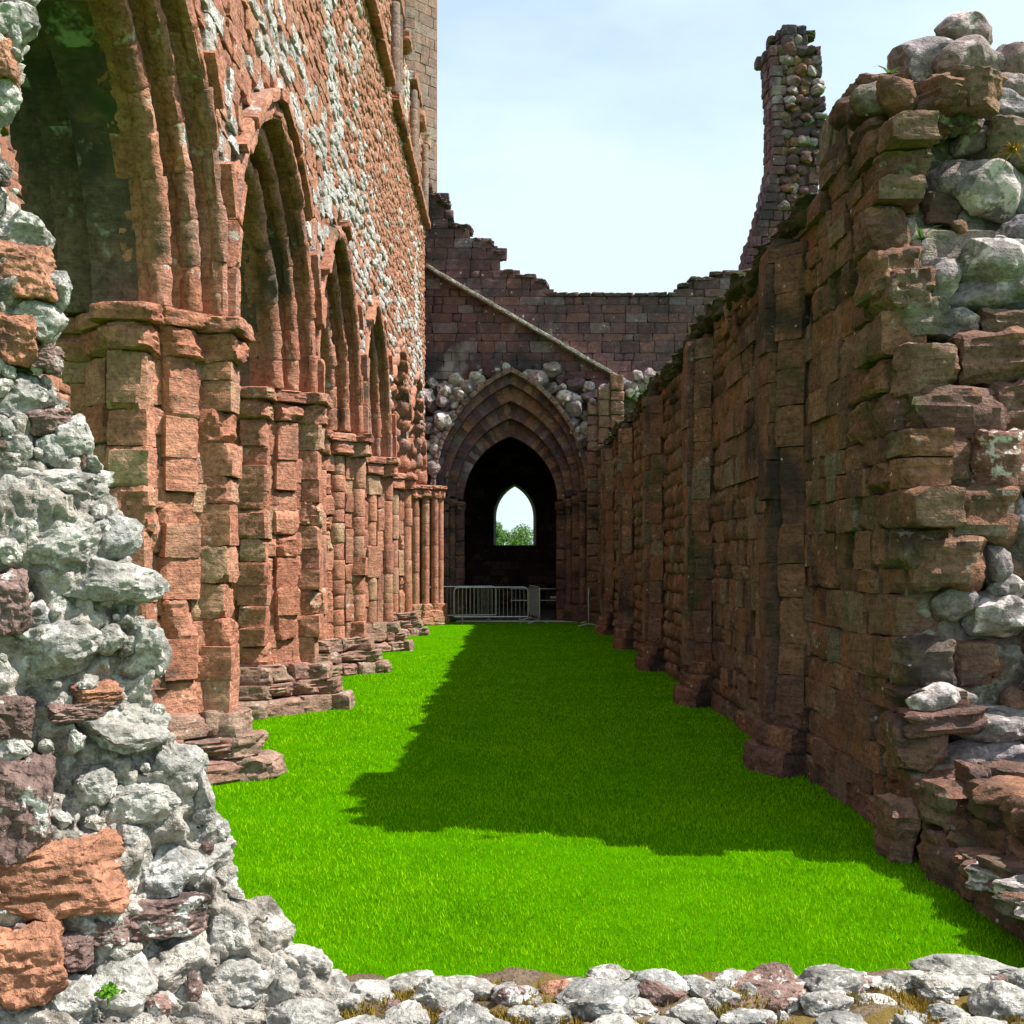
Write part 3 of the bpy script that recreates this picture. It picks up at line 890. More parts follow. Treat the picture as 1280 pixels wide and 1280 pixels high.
def hole(X):
    if abs(X) >= AO[3][0]: return 0
    s, h, zs, _ = AO[3]
    c = (h * h - s * s) / (2 * s); r = s + c
    return zs + math.sqrt(max(0, r * r - (abs(X) + c) ** 2))
V = []; Fs = []
xs = np.arange(-7.0, 11.01, .1)
for X in xs:
    zl = hole(X); zt = ttop(X) - .15
    V += [(X, .12, zl), (X, .12, zt), (X, 1.35, zl), (X, 1.35, zt)]
for i in range(len(xs) - 1):
    a, b = 4*i, 4*(i+1)
    Fs += [(a, b, b+1, a+1), (a+2, a+3, b+3, b+2), (a+1, b+1, b+3, a+3), (a, a+2, b+2, b)]
link('wall_core', mesh_py('wall_core', V, Fs, M_core), None, trans, (0, TY, 0))
# arch backing rings and voussoirs
for k in range(4):
    V = []; Fs = []; n = 40
    for i in range(n + 1):
        a = apt(k, 2 * i / n); b = apt(min(k + 1, 5), 2 * i / n)
        y0 = AO[k][3] - TY
        a2 = a + (b - a) * .06
        V += [(a2.x, y0 + .04, a2.z), (b.x, y0 + .04, b.z), (a2.x, 1.34 - .0 * k, a2.z), (b.x, 1.34, b.z)]
    for i in range(n):
        p, q = 4*i, 4*(i+1)
        Fs += [(p, q, q+1, p+1), (p, p+2, q+2, q)]
    body = link('arch_order', mesh_py('arch_order', V, Fs, M_core), None, trans, (0, TY, 0))
    nv = 34
    for i in range(nv):
        t = 2 * (i + .5) / nv
        a, b = apt(k, t), apt(k + 1, t)
        a0, a1 = (apt(k, 2 * i / nv) + apt(k + 1, 2 * i / nv)) / 2, (apt(k, 2 * (i + 1) / nv) + apt(k + 1, 2 * (i + 1) / nv)) / 2
        c = (a + b) / 2; tan = (a1 - a0)
        th = (b - a).length
        ang = math.atan2(tan.z, tan.x)
        dep = .34
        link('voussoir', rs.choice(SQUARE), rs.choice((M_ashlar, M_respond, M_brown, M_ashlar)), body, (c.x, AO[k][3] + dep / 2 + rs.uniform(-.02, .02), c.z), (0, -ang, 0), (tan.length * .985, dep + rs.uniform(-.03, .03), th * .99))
hood = link('hood_mould', Boxes().add(-.01, .01, .3, .31, 6, 6.01).build('hood_mould', M_core), None, trans, (0, TY, 0)) if False else None
nv = 30
for i in range(nv):
    t = 2 * (i + .5) / nv
    a, b = apt(4, t), apt(5, t); a0, a1 = apt(4, 2*i/nv), apt(4, 2*(i+1)/nv)
    c = (a + b) / 2; tan = a1 - a0
    link('hood_stone', rs.choice(BLOCK), M_tower, trans, (c.x, 35.96, c.z), (0, -math.atan2(tan.z, tan.x), 0), (tan.length * 1.02, .34, .15))
# jamb shafts below the orders
for k in range(4):
    for side in (-1, 1):
        s0, s1 = AO[k][0], AO[k+1][0]
        X = side * (s0 + s1) / 2; zs = AO[k][2]; y0 = AO[k][3]
        z = 0.0
        while z < zs - .3:
            h = min(rs.uniform(.35, .6), zs - .28 - z)
            if h < .05: break
            if k % 2 and z > .5:
                link('drum', rs.choice(DRUM), M_respond, trans, (X, y0 + .14, z + h / 2), (0, 0, rs.uniform(0, 6)), (.24, .24, h - .01))
            else:
                link('jamb_stone', rs.choice(BLOCK), M_respond, trans, (X, y0 + .2, z + h / 2), (0, 0, rs.uniform(-.04, .04)), (.30, .38, h - .01))
            z += h
        link('capital_stone', rs.choice(WORN), M_respond, trans, (X, y0 + .14, zs - .17), (0, 0, 0), (.36, .42, .26))
    for side in (-1, 1):
        body = Boxes().add(min(side*AO[k][0]*1.03, side*2.35), max(side*AO[k][0]*1.03, side*2.35), AO[k][3] - TY + .1, 1.34, 0, AO[k][2]).build('jamb_core', M_core)
        link('jamb_core', body, None, trans, (0, TY, 0))
# rubble band round the arch
def band_top(X):
    x = CX + X * F / TY
    yy = 455 if 590 < x < 690 else (462 + abs(x - 640) * .12)
    if x > 745: yy = 485 + (x - 745) * .05
    return EYE + (HY - yy) / F * TY
placed = []
tries = 0
while len(placed) < 150 and tries < 9000:
    tries += 1
    X = rs.uniform(-2.95, 4.2); z = rs.uniform(4.6, 8.0)
    s = rs.uniform(.26, .58)
    if z > band_top(X) - s * .3: continue
    # outside the hood?
    so, ho, zo, _ = AO[5]
    c = (ho*ho - so*so) / (2*so); r = so + c
    inside = (abs(X) < so and z < zo + math.sqrt(max(0, r*r - (abs(X)+c)**2)) + s*.25)
    if inside: continue
    if any((X-a)**2 + (z-b)**2 < (.37*(s+q))**2 for a, b, q in placed): continue
    placed.append((X, z, s))
    link('boulder', rs.choice(BOULDER), rs.choice((M_grey, M_grey, M_pale, WH, M_ashlar)), trans, (X, TY + .02 + rs.uniform(-.06, .06), z), (rs.uniform(-.5, .5), rs.uniform(-.4, .4), rs.uniform(0, 6)), (s * 1.25, s * 1.1, s))
st = courses(rs, -4.2, 9.4, 0, 15, .30, .55, lambda u, z, w, h: z + h * .45 < ttop(u) and (z > band_top(u) - .1 or (abs(u) > 2.5 and z < 4.6 and False)), .22, .5)
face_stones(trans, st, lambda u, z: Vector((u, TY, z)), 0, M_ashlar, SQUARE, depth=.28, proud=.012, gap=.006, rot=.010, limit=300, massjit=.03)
# broken head stones
for X in np.arange(-2.75, 9, .34):
    zt = ttop(X)
    link('wall_head_stone', rs.choice(WORN if X < -.4 else BLOCK), M_ashlar, trans, (X, TY + .4, zt - .10 + (rs.uniform(-.05, .03) if X < -.4 else 0)), (0, rs.uniform(-.05, .05), rs.uniform(-.2, .2)), (.36, .9, .20 if X < -.4 else .12))
# sloping roof crease
a, b = px(533, 334, TY), px(806, 492, TY)
n = 26
for i in range(n):
    p = a.lerp(b, (i + .5) / n); d = (b - a)
    link('crease_stone', rs.choice(SQUARE), M_pale, trans, (p.x, TY - .10, p.z + rs.uniform(-.01, .01)), (0, -math.atan2(d.z, d.x), 0), (d.length / n * .97, .40, .09))

# clustered stub at the right side of the arch, broken top with pale stones
rp = thing('broken_corner_respond', 'broken wall shaft with pale rubble top beside right jamb of the dark arch', 'respond', (3.1, 35.2, 0))
link('core', Boxes().add(-.62, 1.0, .05, .75, 0, 6.9).build('core', M_core), None, rp, (3.1, 35.2, 0))
for X, Y, w in ((2.50, 35.15, .34), (2.82, 34.98, .36), (3.2, 34.9, .4)):
    z = 0; zt = 6.6 + (X - 2.5) * .9
    while z < zt:
        h = rs.uniform(.28, .5)
        link('shaft_stone', rs.choice(BLOCK), M_brown, rp, (X, Y, z + h / 2), (0, 0, rs.uniform(-.08, .08)), (w, .4, h - .01)); z += h
for i in range(26):
    X = rs.uniform(2.5, 4.2); s = rs.uniform(.2, .42)
    link('boulder', rs.choice(BOULDER), rs.choice((M_grey, WH)), rp, (X, 35.1 + rs.uniform(-.15, .4), 6.75 + (X - 2.5) * .3 + rs.uniform(-.3, .35)), (rs.uniform(0, 6),) * 3, (s * 1.2, s, s))

# ------------------------------------------------------------------ dark vaulted chamber behind the arch
ch = thing('vaulted_chamber', 'dark vaulted chamber seen through the end arch, with one pointed window opening', 'room', (0, 42.5, 0))
FY = 48.0
link('side_wall', Boxes().add(-4.2, -3.6, -5.1, 5.6, 0, 9).build('side_wall', M_tower), None, ch, (0, 42.5, 0))
link('side_wall', Boxes().add(3.6, 4.2, -5.1, 5.6, 0, 9).build('side_wall', M_tower), None, ch, (0, 42.5, 0))
# pointed barrel vault
V = []; Fs = []; n = 20
for i in range(n + 1):
    t = i / n * 2 - 1
    X = 3.7 * t; z = 5.2 + 2.4 * (1 - abs(t) ** 1.7)
    V += [(X, -5.1, z), (X, 5.6, z), (X, -5.1, z + .5), (X, 5.6, z + .5)]
for i in range(n):
    p, q = 4*i, 4*(i+1); Fs += [(p, p+1, q+1, q), (p+2, q+2, q+3, p+3), (p, q, q+2, p+2), (p+1, p+3, q+3, q+1)]
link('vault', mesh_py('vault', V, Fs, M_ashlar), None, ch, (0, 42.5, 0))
# far wall with window (splayed)
wl, wr = px(620, 680, FY).x, px(667, 680, FY).x
wc, ws = (wl + wr) / 2, (wr - wl) / 2
sill, spr, apx = px(0, 681, FY).z, px(0, 646, FY).z, px(0, 607, FY).z
def wout(s, grow):
    pts = [(wc - s, sill - grow * .3)]
    h = apx - spr + grow; c = (h*h - s*s) / (2*s); r = s + c; am = math.asin(h / r)
    for i in range(9): a = am * i / 8; pts.append((wc - (r*math.cos(a) - c), spr + r*math.sin(a)))
    for i in range(7, -1, -1): a = am * i / 8; pts.append((wc + (r*math.cos(a) - c), spr + r*math.sin(a)))
    pts.append((wc + s, sill - grow * .3))
    return pts
inn = wout(ws + .10, .08); out_ = wout(ws, 0)
V = []; Fs = []
m = len(inn)
for (x, z) in inn: V.append((x, FY - 42.5, z))
for (x, z) in out_: V.append((x, FY - 42.5 + .7, z))
big = []
for (x, z) in inn:      # outer rim of the wall around the hole
    dx, dz = x - wc, z - (sill + apx) / 2
    k = min(3.7 / max(abs(dx), .01), (4.2 if dz > 0 else 3.85) / max(abs(dz), .01))
    V.append((wc + dx * k, FY - 42.5, (sill + apx) / 2 + dz * k))
for i in range(m):
    j = (i + 1) % m
    Fs.append((i, j, m + j, m + i)); Fs.append((i, 2*m + i, 2*m + j, j))
link('window_wall', mesh_py('window_wall', V, Fs, M_ashlar), None, ch, (0, 42.5, 0))
link('floor_step', Boxes().add(-3.5, 3.5, -4.6, 5.4, .0, .06).build('floor_step', M_core), None, ch, (0, 42.5, 0))
st = courses(rs, -3.5, 3.5, 0, 7, .3, .6, lambda u, z, w, h: abs(u - wc) > ws + .34 + w / 2 or z < sill - .3 or z > apx + .45, .2, .4)
face_stones(ch, st, lambda u, z: Vector((u, FY, z)), 0, M_tower, SQUARE, depth=.16, proud=.02, gap=.02, limit=120)
path = link('path', mesh_py('path', [(-1.7, 36.1, .02), (2.1, 36.1, .02), (2.1, 37.0, .02), (-1.7, 37.0, .02)], [(0, 1, 2, 3)], M_gravel)); path['kind'] = 'structure'

# ------------------------------------------------------------------ crossing tower
tw = thing('crossing_tower', 'tall square-cut church tower rising beyond the nave wall, against the sky', 'tower', (-4.5, 40.5, 0))
TC = [(-8.5, 39.0), (-3.36, 39.0), (-2.52, 39.9), (-3.05, 46.0), (-8.5, 46.0)]
V = [(x + 4.5, y - 40.5, z) for z in (9, 30) for x, y in TC]
Fs = [(i, (i+1) % 5, 5 + (i+1) % 5, 5 + i) for i in range(5)] + [(4,3,2,1,0), (5,6,7,8,9)]
link('tower_core', mesh_py('tower_core', V, Fs, M_tower), None, tw, (-4.5, 40.5, 0))
st = courses(rs, -5.2, -3.45, 10, 24, .36, .62, hj=.15)
face_stones(tw, st, lambda u, z: Vector((u, 38.96, z)), 0, M_ashlar, SQUARE, depth=.2, proud=.012, gap=.012, rot=.006, limit=150, massjit=.02)
L = math.hypot(.84, .9); ph = math.atan2(.9, .84)
st = courses(rs, 0.06, L - .04, 10, 24, .36, .5, hj=.15)
face_stones(tw, st, lambda u, z: Vector((-3.36 + u * .84 / L + .03, 39.0 + u * .9 / L - .03, z)), ph, M_tower, SQUARE, depth=.2, proud=.012, gap=.012, rot=.006, limit=150, massjit=.02)
z = 10
while z < 24:
    h = rs.uniform(.32, .42)
    link('quoin', rs.choice(SQUARE), M_tower, tw, (-3.42, 39.02, z + h / 2), (0, 0, ph * .5), (.34, .30, h - .012)); z += h
for (x, y, w, h) in ((526, 200, 12, 22), (522, 178, 10, 14), (530, 226, 10, 16), (512, 140, 9, 22)):
    p = px(x, y, 37.6)
    link('broken_corbel', rs.choice(WORN), M_ashlar, tw, (p.x, 38.6, p.z), (0, 0, .3), (w * 37 / F, .9, h * 37 / F))

# ------------------------------------------------------------------ ruined transept stack
sk = thing('ruined_transept_stack', 'tall ruined masonry stack with rubble core standing against the sky, right of centre', 'ruin', (9.3, 38, 0))
KY = 37.6
LF = [(37,960),(60,961),(130,966),(200,966),(250,956),(280,948),(300,940),(340,930),(420,928)]
RT = [(37,1018),(56,1020),(62,1026),(110,1031),(150,1035),(200,1030),(240,1022),(300,1030),(420,1034)]
def interp(tab, y):
    for (a, b), (c, d) in zip(tab, tab[1:]):
        if y <= c: return b + (d - b) * max(0, (y - a)) / (c - a)
    return tab[-1][1]
box = []
z = 9.0; ztop = EYE + (HY - 38) / F * KY
bx = Boxes()
while z < ztop:
    h = rs.uniform(.24, .36)
    yy = HY - (z + h / 2 - EYE) * F / KY
    xl, xr = px(interp(LF, yy), 0, KY).x, px(interp(RT, yy), 0, KY).x
    if yy < 52: xl += .45; xr -= .25
    bx.add(xl + .12 - 9.3, xr - .12 - 9.3, .12 + KY - 38, 1.15 + KY - 38, z, z + h + .01)
    X = xl; first = True
    while X < xr - .05:
        edge = first or X > xr - .38
        w = rs.uniform(.26, .5) if edge else rs.uniform(.16, .46)
        if X + w > xr - .12: w = xr - X
        if edge or yy > 262:
            link('quoin', rs.choice(BLOCK), M_ashlar, sk, (X + w / 2, KY + .16 + rs.uniform(-.04, .04), z + h / 2), (0, 0, rs.uniform(-.05, .05)), (w - .012, .36, h - .012))
        else:
            link('boulder', rs.choice(BOULDER), rs.choice((M_grey, M_ashlar, M_ashlar, M_respond, M_brown)), sk, (X + w / 2 + rs.uniform(-.04, .04), KY + .12 + rs.uniform(-.08, .08), z + h / 2 + rs.uniform(-.06, .06)), (rs.uniform(-.4, .4), rs.uniform(-.4, .4), rs.uniform(0, 6)), (w * rs.uniform(1.0, 1.4), .45, h * rs.uniform(.8, 1.4)))
        X += w; first = False
    for j in range(2):
        link('side_stone', rs.choice(BLOCK), M_ashlar, sk, (xl + .10 - (.30 if yy < 75 else 0) * (j * .5 + .2) + rs.uniform(-.03, .03), KY + .56 + .42 * j, z + h / 2), (0, 0, R(-90)), (.42, .3, h - .012))
    z += h
link('rubble_core', bx.build('rubble_core', M_core), None, sk, (9.3, 38, 0))
for i in range(9):
    link('crowning_stone', rs.choice(WORN), M_coping, sk, (rs.uniform(8.75, 9.8), KY + rs.uniform(.1, .9), ztop - .02 + rs.uniform(-.1, .1)), (0, 0, rs.uniform(0, 3)), (.4, .4, .2))

# ------------------------------------------------------------------ crowd barriers
def tube(bm, a, b, r, seg=8):
    a, b = Vector(a), Vector(b); d = b - a
    m = Matrix.Translation((a + b) / 2) @ d.to_track_quat('Z', 'Y').to_matrix().to_4x4()
    bmesh.ops.create_cone(bm, cap_ends=True, segments=seg, radius1=r, radius2=r, depth=d.length, matrix=m)
def bm_obj(name, bm, mat, parent, loc):
    me = bpy.data.meshes.new(name); bm.to_mesh(me); bm.free(); sharp(me, 40); me.materials.append(mat)
    return link(name, me, None, parent, loc)
def barrier(loc, rotz, label, L=2.25):
    t = thing('crowd_barrier', label, 'barrier', loc, 'steel barriers before the end arch')
    bm = bmesh.new(); z0, z1 = .22, 1.12; h = L / 2
    c = .12
    for a, b in (((-h+c,0,z1),(h-c,0,z1)),((-h,0,z1-c),(-h,0,z0)),((h,0,z1-c),(h,0,z0)),((-h,0,z0),(h,0,z0)),((-h,0,z1-c),(-h+c*.3,0,z1-c*.3)),((-h+c*.3,0,z1-c*.3),(-h+c,0,z1)),((h,0,z1-c),(h-c*.3,0,z1-c*.3)),((h-c*.3,0,z1-c*.3),(h-c,0,z1))):
        tube(bm, a, b, .022)
    bm_obj('frame', bm, M_galv, t, loc)
    for i in range(1, 18):
        bm = bmesh.new(); x = -h + L * i / 18
        tube(bm, (x, 0, z0), (x, 0, z1), .008, 6); bm_obj('bar', bm, M_galv, t, loc)
    for s in (-1, 1):
        bm = bmesh.new(); x = s * (h - .25)
        tube(bm, (x, 0, z0), (x, 0, .06), .02); tube(bm, (x, 0, .1), (x, -.32, .02), .018); tube(bm, (x, 0, .1), (x, .32, .02), .018)
        bm_obj('foot', bm, M_galv, t, loc)
    t.rotation_euler = (0, 0, rotz)
    return t
p = px(614, 0, 35.3)
barrier((p.x, 35.3, 0), R(2), 'steel crowd barrier facing the lawn, front one before the dark arch')
barrier((px(578, 0, 36.4).x, 36.3, 0), R(20), 'steel crowd barrier half hidden behind the front one, left side of arch')
barrier((px(668, 0, 36.2).x, 36.35, 0), R(97), 'steel crowd barrier set end-on at right end of the front barrier')
barrier((px(738, 0, 34.6).x, 34.7, 0), R(84), 'steel crowd barrier turned edge-on against the right-hand wall')
rl = thing('inner_railing', 'thin metal railing with small plate, back inside the dark arch', 'railing', (.9, 40, 0))
bm = bmesh.new()
for z in (.95, .55): tube(bm, (-.9, 0, z), (1.0, 0, z), .016)
bm_obj('rail', bm, M_galv, rl, (.9, 40, 0))
for x in (-.85, 0, .95):
    bm = bmesh.new(); tube(bm, (x, 0, 0), (x, 0, .97), .018); bm_obj('post', bm, M_galv, rl, (.9, 40, 0))
link('plate', Boxes().add(.48, .78, -.03, -.02, .62, .70).build('plate', M_sign), None, rl, (.9, 40, 0))

# ------------------------------------------------------------------ tree seen through the window
def tree(loc, H, rad, label, seed):
    t = thing('broadleaf_tree', label, 'tree', loc)
    rg = random.Random(seed)
    bm = bmesh.new()
    def limb(a, b, r0, r1):
        d = b - a
        m = Matrix.Translation((a + b) / 2) @ d.to_track_quat('Z', 'Y').to_matrix().to_4x4()
        bmesh.ops.create_cone(bm, cap_ends=False, segments=7, radius1=r0, radius2=r1, depth=d.length, matrix=m)
    limb(Vector((0, 0, 0)), Vector((.1, 0, H * .4)), .22, .15)
    cl = []
    for i in range(16):
        a = rg.uniform(0, 6.28); rr = rad * rg.uniform(.15, .85)
        e = Vector((rr * math.cos(a), rr * math.sin(a), H * rg.uniform(.45, .93)))
        e.z = min(e.z, H * (.98 - .35 * (rr / rad) ** 2))
        limb(Vector((.1, 0, H * .35)), e, .07, .015); cl.append(e)
    bm_obj('trunk', bm, M_bark, t, loc)
    V = []
    for e in cl:
        cr_ = rad * rg.uniform(.25, .42)
        for _ in range(330):
            d = Vector((rg.gauss(0, 1), rg.gauss(0, 1), rg.gauss(0, .8))).normalized() * cr_ * rg.uniform(.5, 1.05)
            c = e + d; s = rg.uniform(.06, .13)
            u = Vector((rg.gauss(0, 1), rg.gauss(0, 1), rg.gauss(0, 1))).normalized(); w = u.orthogonal().normalized()
            V += [c - u * s, c + w * s * .6, c + u * s, c - w * s * .6]
    Fq = np.arange(len(V)).reshape(-1, 4)
    link('crown', mesh_np('crown', np.array([tuple(v) for v in V]), Fq, M_leaf), None, t, loc)
tree((.9, 120, 0), 5.3, 2.3, 'leafy green tree seen through the far pointed window', 3)
tree((-1.9, 135, 0), 6.2, 1.5, 'sparser grey-green tree at left edge of the far pointed window', 8)

# ------------------------------------------------------------------ rubble jamb, left foreground
jamb = thing('rubble_jamb', 'broken grey rubble wall jamb with lichened boulders, left foreground', 'wall', (-1.2, 2.7, 0))
JY = 2.9
SIL = [(-60,50),(0,40),(50,30),(90,20),(150,2),(200,4),(250,34),(290,52),(330,58),(360,76),(400,78),(440,72),(490,70),(540,104),(585,112),(620,136),(660,160),(700,178),(740,184),(800,192),(850,208),(900,222),(950,240),(1000,260),(1040,274),(1090,300),(1140,338),(1180,366),(1215,410),(1260,470),(1400,560)]
def xs_z(z):
    y = HY - (z - EYE) * F / JY
    return (interp(SIL, max(-60, y)) - CX) / F * JY - .035
def on_jamb(x, y):
    Y = 2.75
    for _ in range(12):
        z = EYE + (HY - y) / F * Y
        k = (x - CX) / F
        # line X = xs - 1.1 t, Y = JY - .9 t
        xs = xs_z(z)
        t = (xs - k * JY) / (1.1 - .9 * k) if abs(1.1 - .9 * k) > 1e-4 else 0
        t = max(-.1, min(1.2, t)); Y = JY - .9 * t
    return px(x, y, Y)
V = []; n1, n2 = 230, 450
z0, z1 = .2, 3.75
for j in range(n2 + 1):
    z = z0 + (z1 - z0) * j / n2
    xs = xs_z(z)
    for i in range(n1 + 1):
        t = i / n1
        if t < .72:
            q = t / .72
            X, Y = xs - .75 * (1 - q), JY - .62 * (1 - q); nxn, nyn = .63, -.77
        else:
            q = (t - .72) / .28; a = q * 2.2
            X, Y = xs - .10 * (1 - math.cos(a)) - .30 * max(0, q - .5), JY + .10 * math.sin(a) + .45 * q * q
            nxn, nyn = math.cos(a * .6), math.sin(a * .6) - .4
        p = Vector((X, Y, z))
        d = .006 + .050 * fr(p, 5, 4) + .034 * fr(p + Vector((9, 3, 1)), 14, 4) + .016 * fr(p, 38, 4) - .016
        hollow = noise.noise(p * 4.2 + Vector((5, 5, 5)))
        if hollow > .12: d -= (hollow - .12) * .22
        V.append((X + nxn * d + 1.2, Y + nyn * d - 2.7, z + .4 * d))
Fq = [(j*(n1+1)+i, j*(n1+1)+i+1, (j+1)*(n1+1)+i+1, (j+1)*(n1+1)+i) for j in range(n2) for i in range(n1)]
link('mortar_core', mesh_np('mortar_core', np.array(V), np.array(Fq), M_mortar, True), None, jamb, (-1.2, 2.7, 0))
g_, r_, b_ = M_granite, M_redblock, M_purple
JB = [(14,18,62,58,g_),(-2,70,44,50,r_),(2,120,40,60,g_),(28,288,66,50,g_),(26,340,74,70,r_),(74,362,36,42,g_),(50,405,62,54,g_),(20,420,50,60,r_),(50,445,50,30,b_),
      (35,492,76,58,g_),(92,548,54,58,g_),(18,558,52,48,g_),(62,530,46,30,b_),(70,565,44,44,g_),(112,580,32,20,g_),(74,603,136,54,g_),(8,625,40,60,g_),(60,640,50,18,b_),
      (78,680,90,66,g_),(146,668,60,56,g_),(8,690,36,40,g_),(138,730,126,64,g_),(8,752,52,72,b_),(72,808,108,70,g_),(136,798,38,36,g_),(180,812,62,72,g_),(45,770,50,34,g_),
      (100,892,64,22,b_),(120,868,50,24,r_),(158,916,130,60,g_),(14,898,50,48,b_),(18,936,40,40,g_),(24,1012,76,120,b_),(182,1004,96,68,g_),(226,956,62,58,g_),(120,985,50,46,g_),
      (252,1000,34,60,g_),(68,1100,156,90,r_),(30,1208,92,86,r_),(252,1086,96,78,g_),(208,1100,70,62,g_),(212,1150,92,46,b_),(128,1164,60,26,b_),(160,1050,46,40,g_),(268,1046,44,50,g_),
      (334,1172,78,66,g_),(290,1170,50,46,g_),(388,1215,60,44,g_),(240,1215,110,70,g_),(160,1245,100,70,g_),(310,1235,80,56,g_),(95,1190,44,36,b_),(350,1228,60,50,g_),(90,1255,70,50,g_)]
for i, (x, y, w, h, m) in enumerate(JB):
    p = on_jamb(x, y); s = p.y / F
    nm, me = ('block', rs.choice(FINEBLOCK)) if m is not g_ else ('boulder', FINE[i % len(FINE)])
    dep = max(.10, .5 * (w + h) * s * 1.1)
    sink = .42 if (y > 1030 and x > 150) else .27
    if y > 1120 and x > 140 and i % 3 == 0 and m is g_: m = M_mortar
    c = p + Vector((-.5, .86, 0)) * dep * sink
    link(nm, me, m, jamb, c, (rs.uniform(-.12, .12), rs.uniform(-.10, .14), R(32) + rs.uniform(-.25, .25)), (w * s * 1.06, dep, h * s * 1.06))
for i in range(110):
    y = rs.uniform(-20, 1270); x = rs.uniform(-20, interp(SIL, y) - 6)
    p = on_jamb(x, y); s = rs.uniform(.012, .045)
    link('pebble', FINE[rs.randrange(len(FINE))] if s > .03 else rs.choice(BOULDER), rs.choice((g_, M_mortar, M_mortar, M_mortar, b_)), jamb, p + Vector((rs.uniform(-.01, .01), 0, 0)), (rs.uniform(0, 6), rs.uniform(0, 6), rs.uniform(0, 6)), (s * 1.5, s, s))

# ------------------------------------------------------------------ low wall across the foreground
lowall = thing('low_rubble_wall', 'low rubble wall top with grey stones and brown moss along the bottom edge', 'wall', (.9, 2.6, 0))
V = []; n1, n2 = 190, 60
for j in range(n2 + 1):
    v = j / n2
    for i in range(n1 + 1):
        X = -1.6 + 4.9 * i / n1
        if v < .75:
            Y = 1.7 + 1.42 * v / .75; z = .872 + .012 * max(0, X - .5) + .03 * fr((X, Y, 1), 4, 4) + .012 * fr((X, Y, 7), 22, 3)
        else:
            q = (v - .75) / .25; Y = 3.12 + .10 * q + .02 * fr((X, q, 4), 5); z = (.872 + .012 * max(0, X - .5) + .03 * fr((X, 3.12, 1), 4, 4)) * (1 - q) - .05 * q
        V.append((X - .9, Y - 2.6, z))
Fq = [(j*(n1+1)+i, j*(n1+1)+i+1, (j+1)*(n1+1)+i+1, (j+1)*(n1+1)+i) for j in range(n2) for i in range(n1)]
link('wall_core', mesh_np('wall_core', np.array(V), np.array(Fq), M_moss_top, True), None, lowall, (.9, 2.6, 0))
LB = [(460,1231,52,40,g_),(545,1230,76,52,g_),(505,1262,60,44,g_),(580,1262,66,44,g_),(420,1226,46,36,g_),(640,1236,40,30,b_),(748,1236,100,60,g_),(690,1258,44,34,g_),(700,1226,40,30,r_),(820,1228,70,36,b_),
      (795,1246,50,30,g_),(868,1224,56,28,g_),(950,1220,92,28,b_),(1040,1218,84,44,g_),(1030,1246,70,40,g_),(1128,1214,66,30,g_),(1095,1246,60,26,g_),(1216,1200,116,34,g_),(1215,1222,70,28,g_),(1262,1242,90,56,g_),
      (1130,1266,60,30,g_),(930,1262,70,34,g_),(870,1256,60,36,g_),(1180,1256,54,30,g_),(1060,1274,80,34,g_),(620,1276,60,34,g_),(770,1274,70,30,g_),(380,1262,80,50,g_),(450,1272,60,36,g_),(985,1244,44,26,b_),
      (655,1256,36,26,g_),(905,1234,40,22,g_),(1165,1232,40,22,g_),(830,1276,60,26,g_),(545,1284,60,30,g_),(1220,1280,80,30,g_)]
for i, (x, y, w, h, m) in enumerate(LB):
    Y = F * (EYE - .885) / (y + h * .3 - HY)
    Y = min(Y, 3.12); p = px(x, y + h * .15, Y); s = Y / F
    link('capping_stone', FINE[(i * 5 + 3) % len(FINE)], M_redblock if m is r_ else m, lowall, (p.x, p.y, max(p.z - .02, .86)), (rs.uniform(-.15, .15), rs.uniform(-.12, .12), rs.choice((0, 3.14)) + rs.uniform(-.4, .4)), (w * s * 1.08, w * s * rs.uniform(.7, 1.0), max(.05, h * s * 1.0)))
for i in range(150):
    X = rs.uniform(-.9, 2.4); Y = rs.uniform(2.5, 3.02); s = rs.uniform(.012, .045)
    link('pebble', rs.choice(BOULDER), rs.choice((g_, g_, M_mortar, b_)), lowall, (X, Y, .872 + .012 * max(0, X - .5) + .03 * fr((X, Y, 1), 4, 4)), (rs.uniform(0, 6), rs.uniform(0, 6), rs.uniform(0, 6)), (s * 1.4, s, s * .8))
X = -.62
while X < 1.75:                                      # stones along the inner edge of the wall top
    w = rs.uniform(.07, .19); h = w * rs.uniform(.45, .75)
    link('capping_stone', rs.choice(FINE), rs.choice((g_, g_, g_, b_, M_mortar)), lowall, (X + w / 2, 3.06 + rs.uniform(-.05, .04), .868 + .012 * max(0, X - .5) + rs.uniform(-.012, .014)), (rs.uniform(-.15, .15), rs.uniform(-.15, .15), rs.choice((0, 3.14)) + rs.uniform(-.4, .4)), (w * 1.15, w * rs.uniform(.8, 1.1), h))
    X += w * rs.uniform(.85, 1.15)
# moss tufts on the wall top
V = []
for c in range(90):
    cx_, cy_ = rs.uniform(-.5, 2.2), rs.uniform(2.45, 3.05); rad = rs.uniform(.03, .10)
    for _ in range(170):
        a = rs.uniform(0, 6.28); q = rad * math.sqrt(rs.random())
        X, Y = cx_ + q * math.cos(a) * 1.4, cy_ + q * math.sin(a)
        z = .870 + .012 * max(0, X - .5) + .03 * fr((X, Y, 1), 4, 4) + .008 * (1 - q / rad)
        d = Vector((rs.uniform(-1, 1), rs.uniform(-1, 1), 0)).normalized() * .003; h = rs.uniform(.008, .02)
        V += [(X - d.x, Y - d.y, z), (X + d.x, Y + d.y, z), (X + rs.uniform(-.006, .006), Y + rs.uniform(-.006, .006), z + h)]
o = link('moss', mesh_np('moss', np.array(V), np.arange(len(V)).reshape(-1, 3), M_moss)); o['kind'] = 'stuff'
o['label'] = 'yellow-brown moss growing between the stones of the low wall'; o['category'] = 'moss'

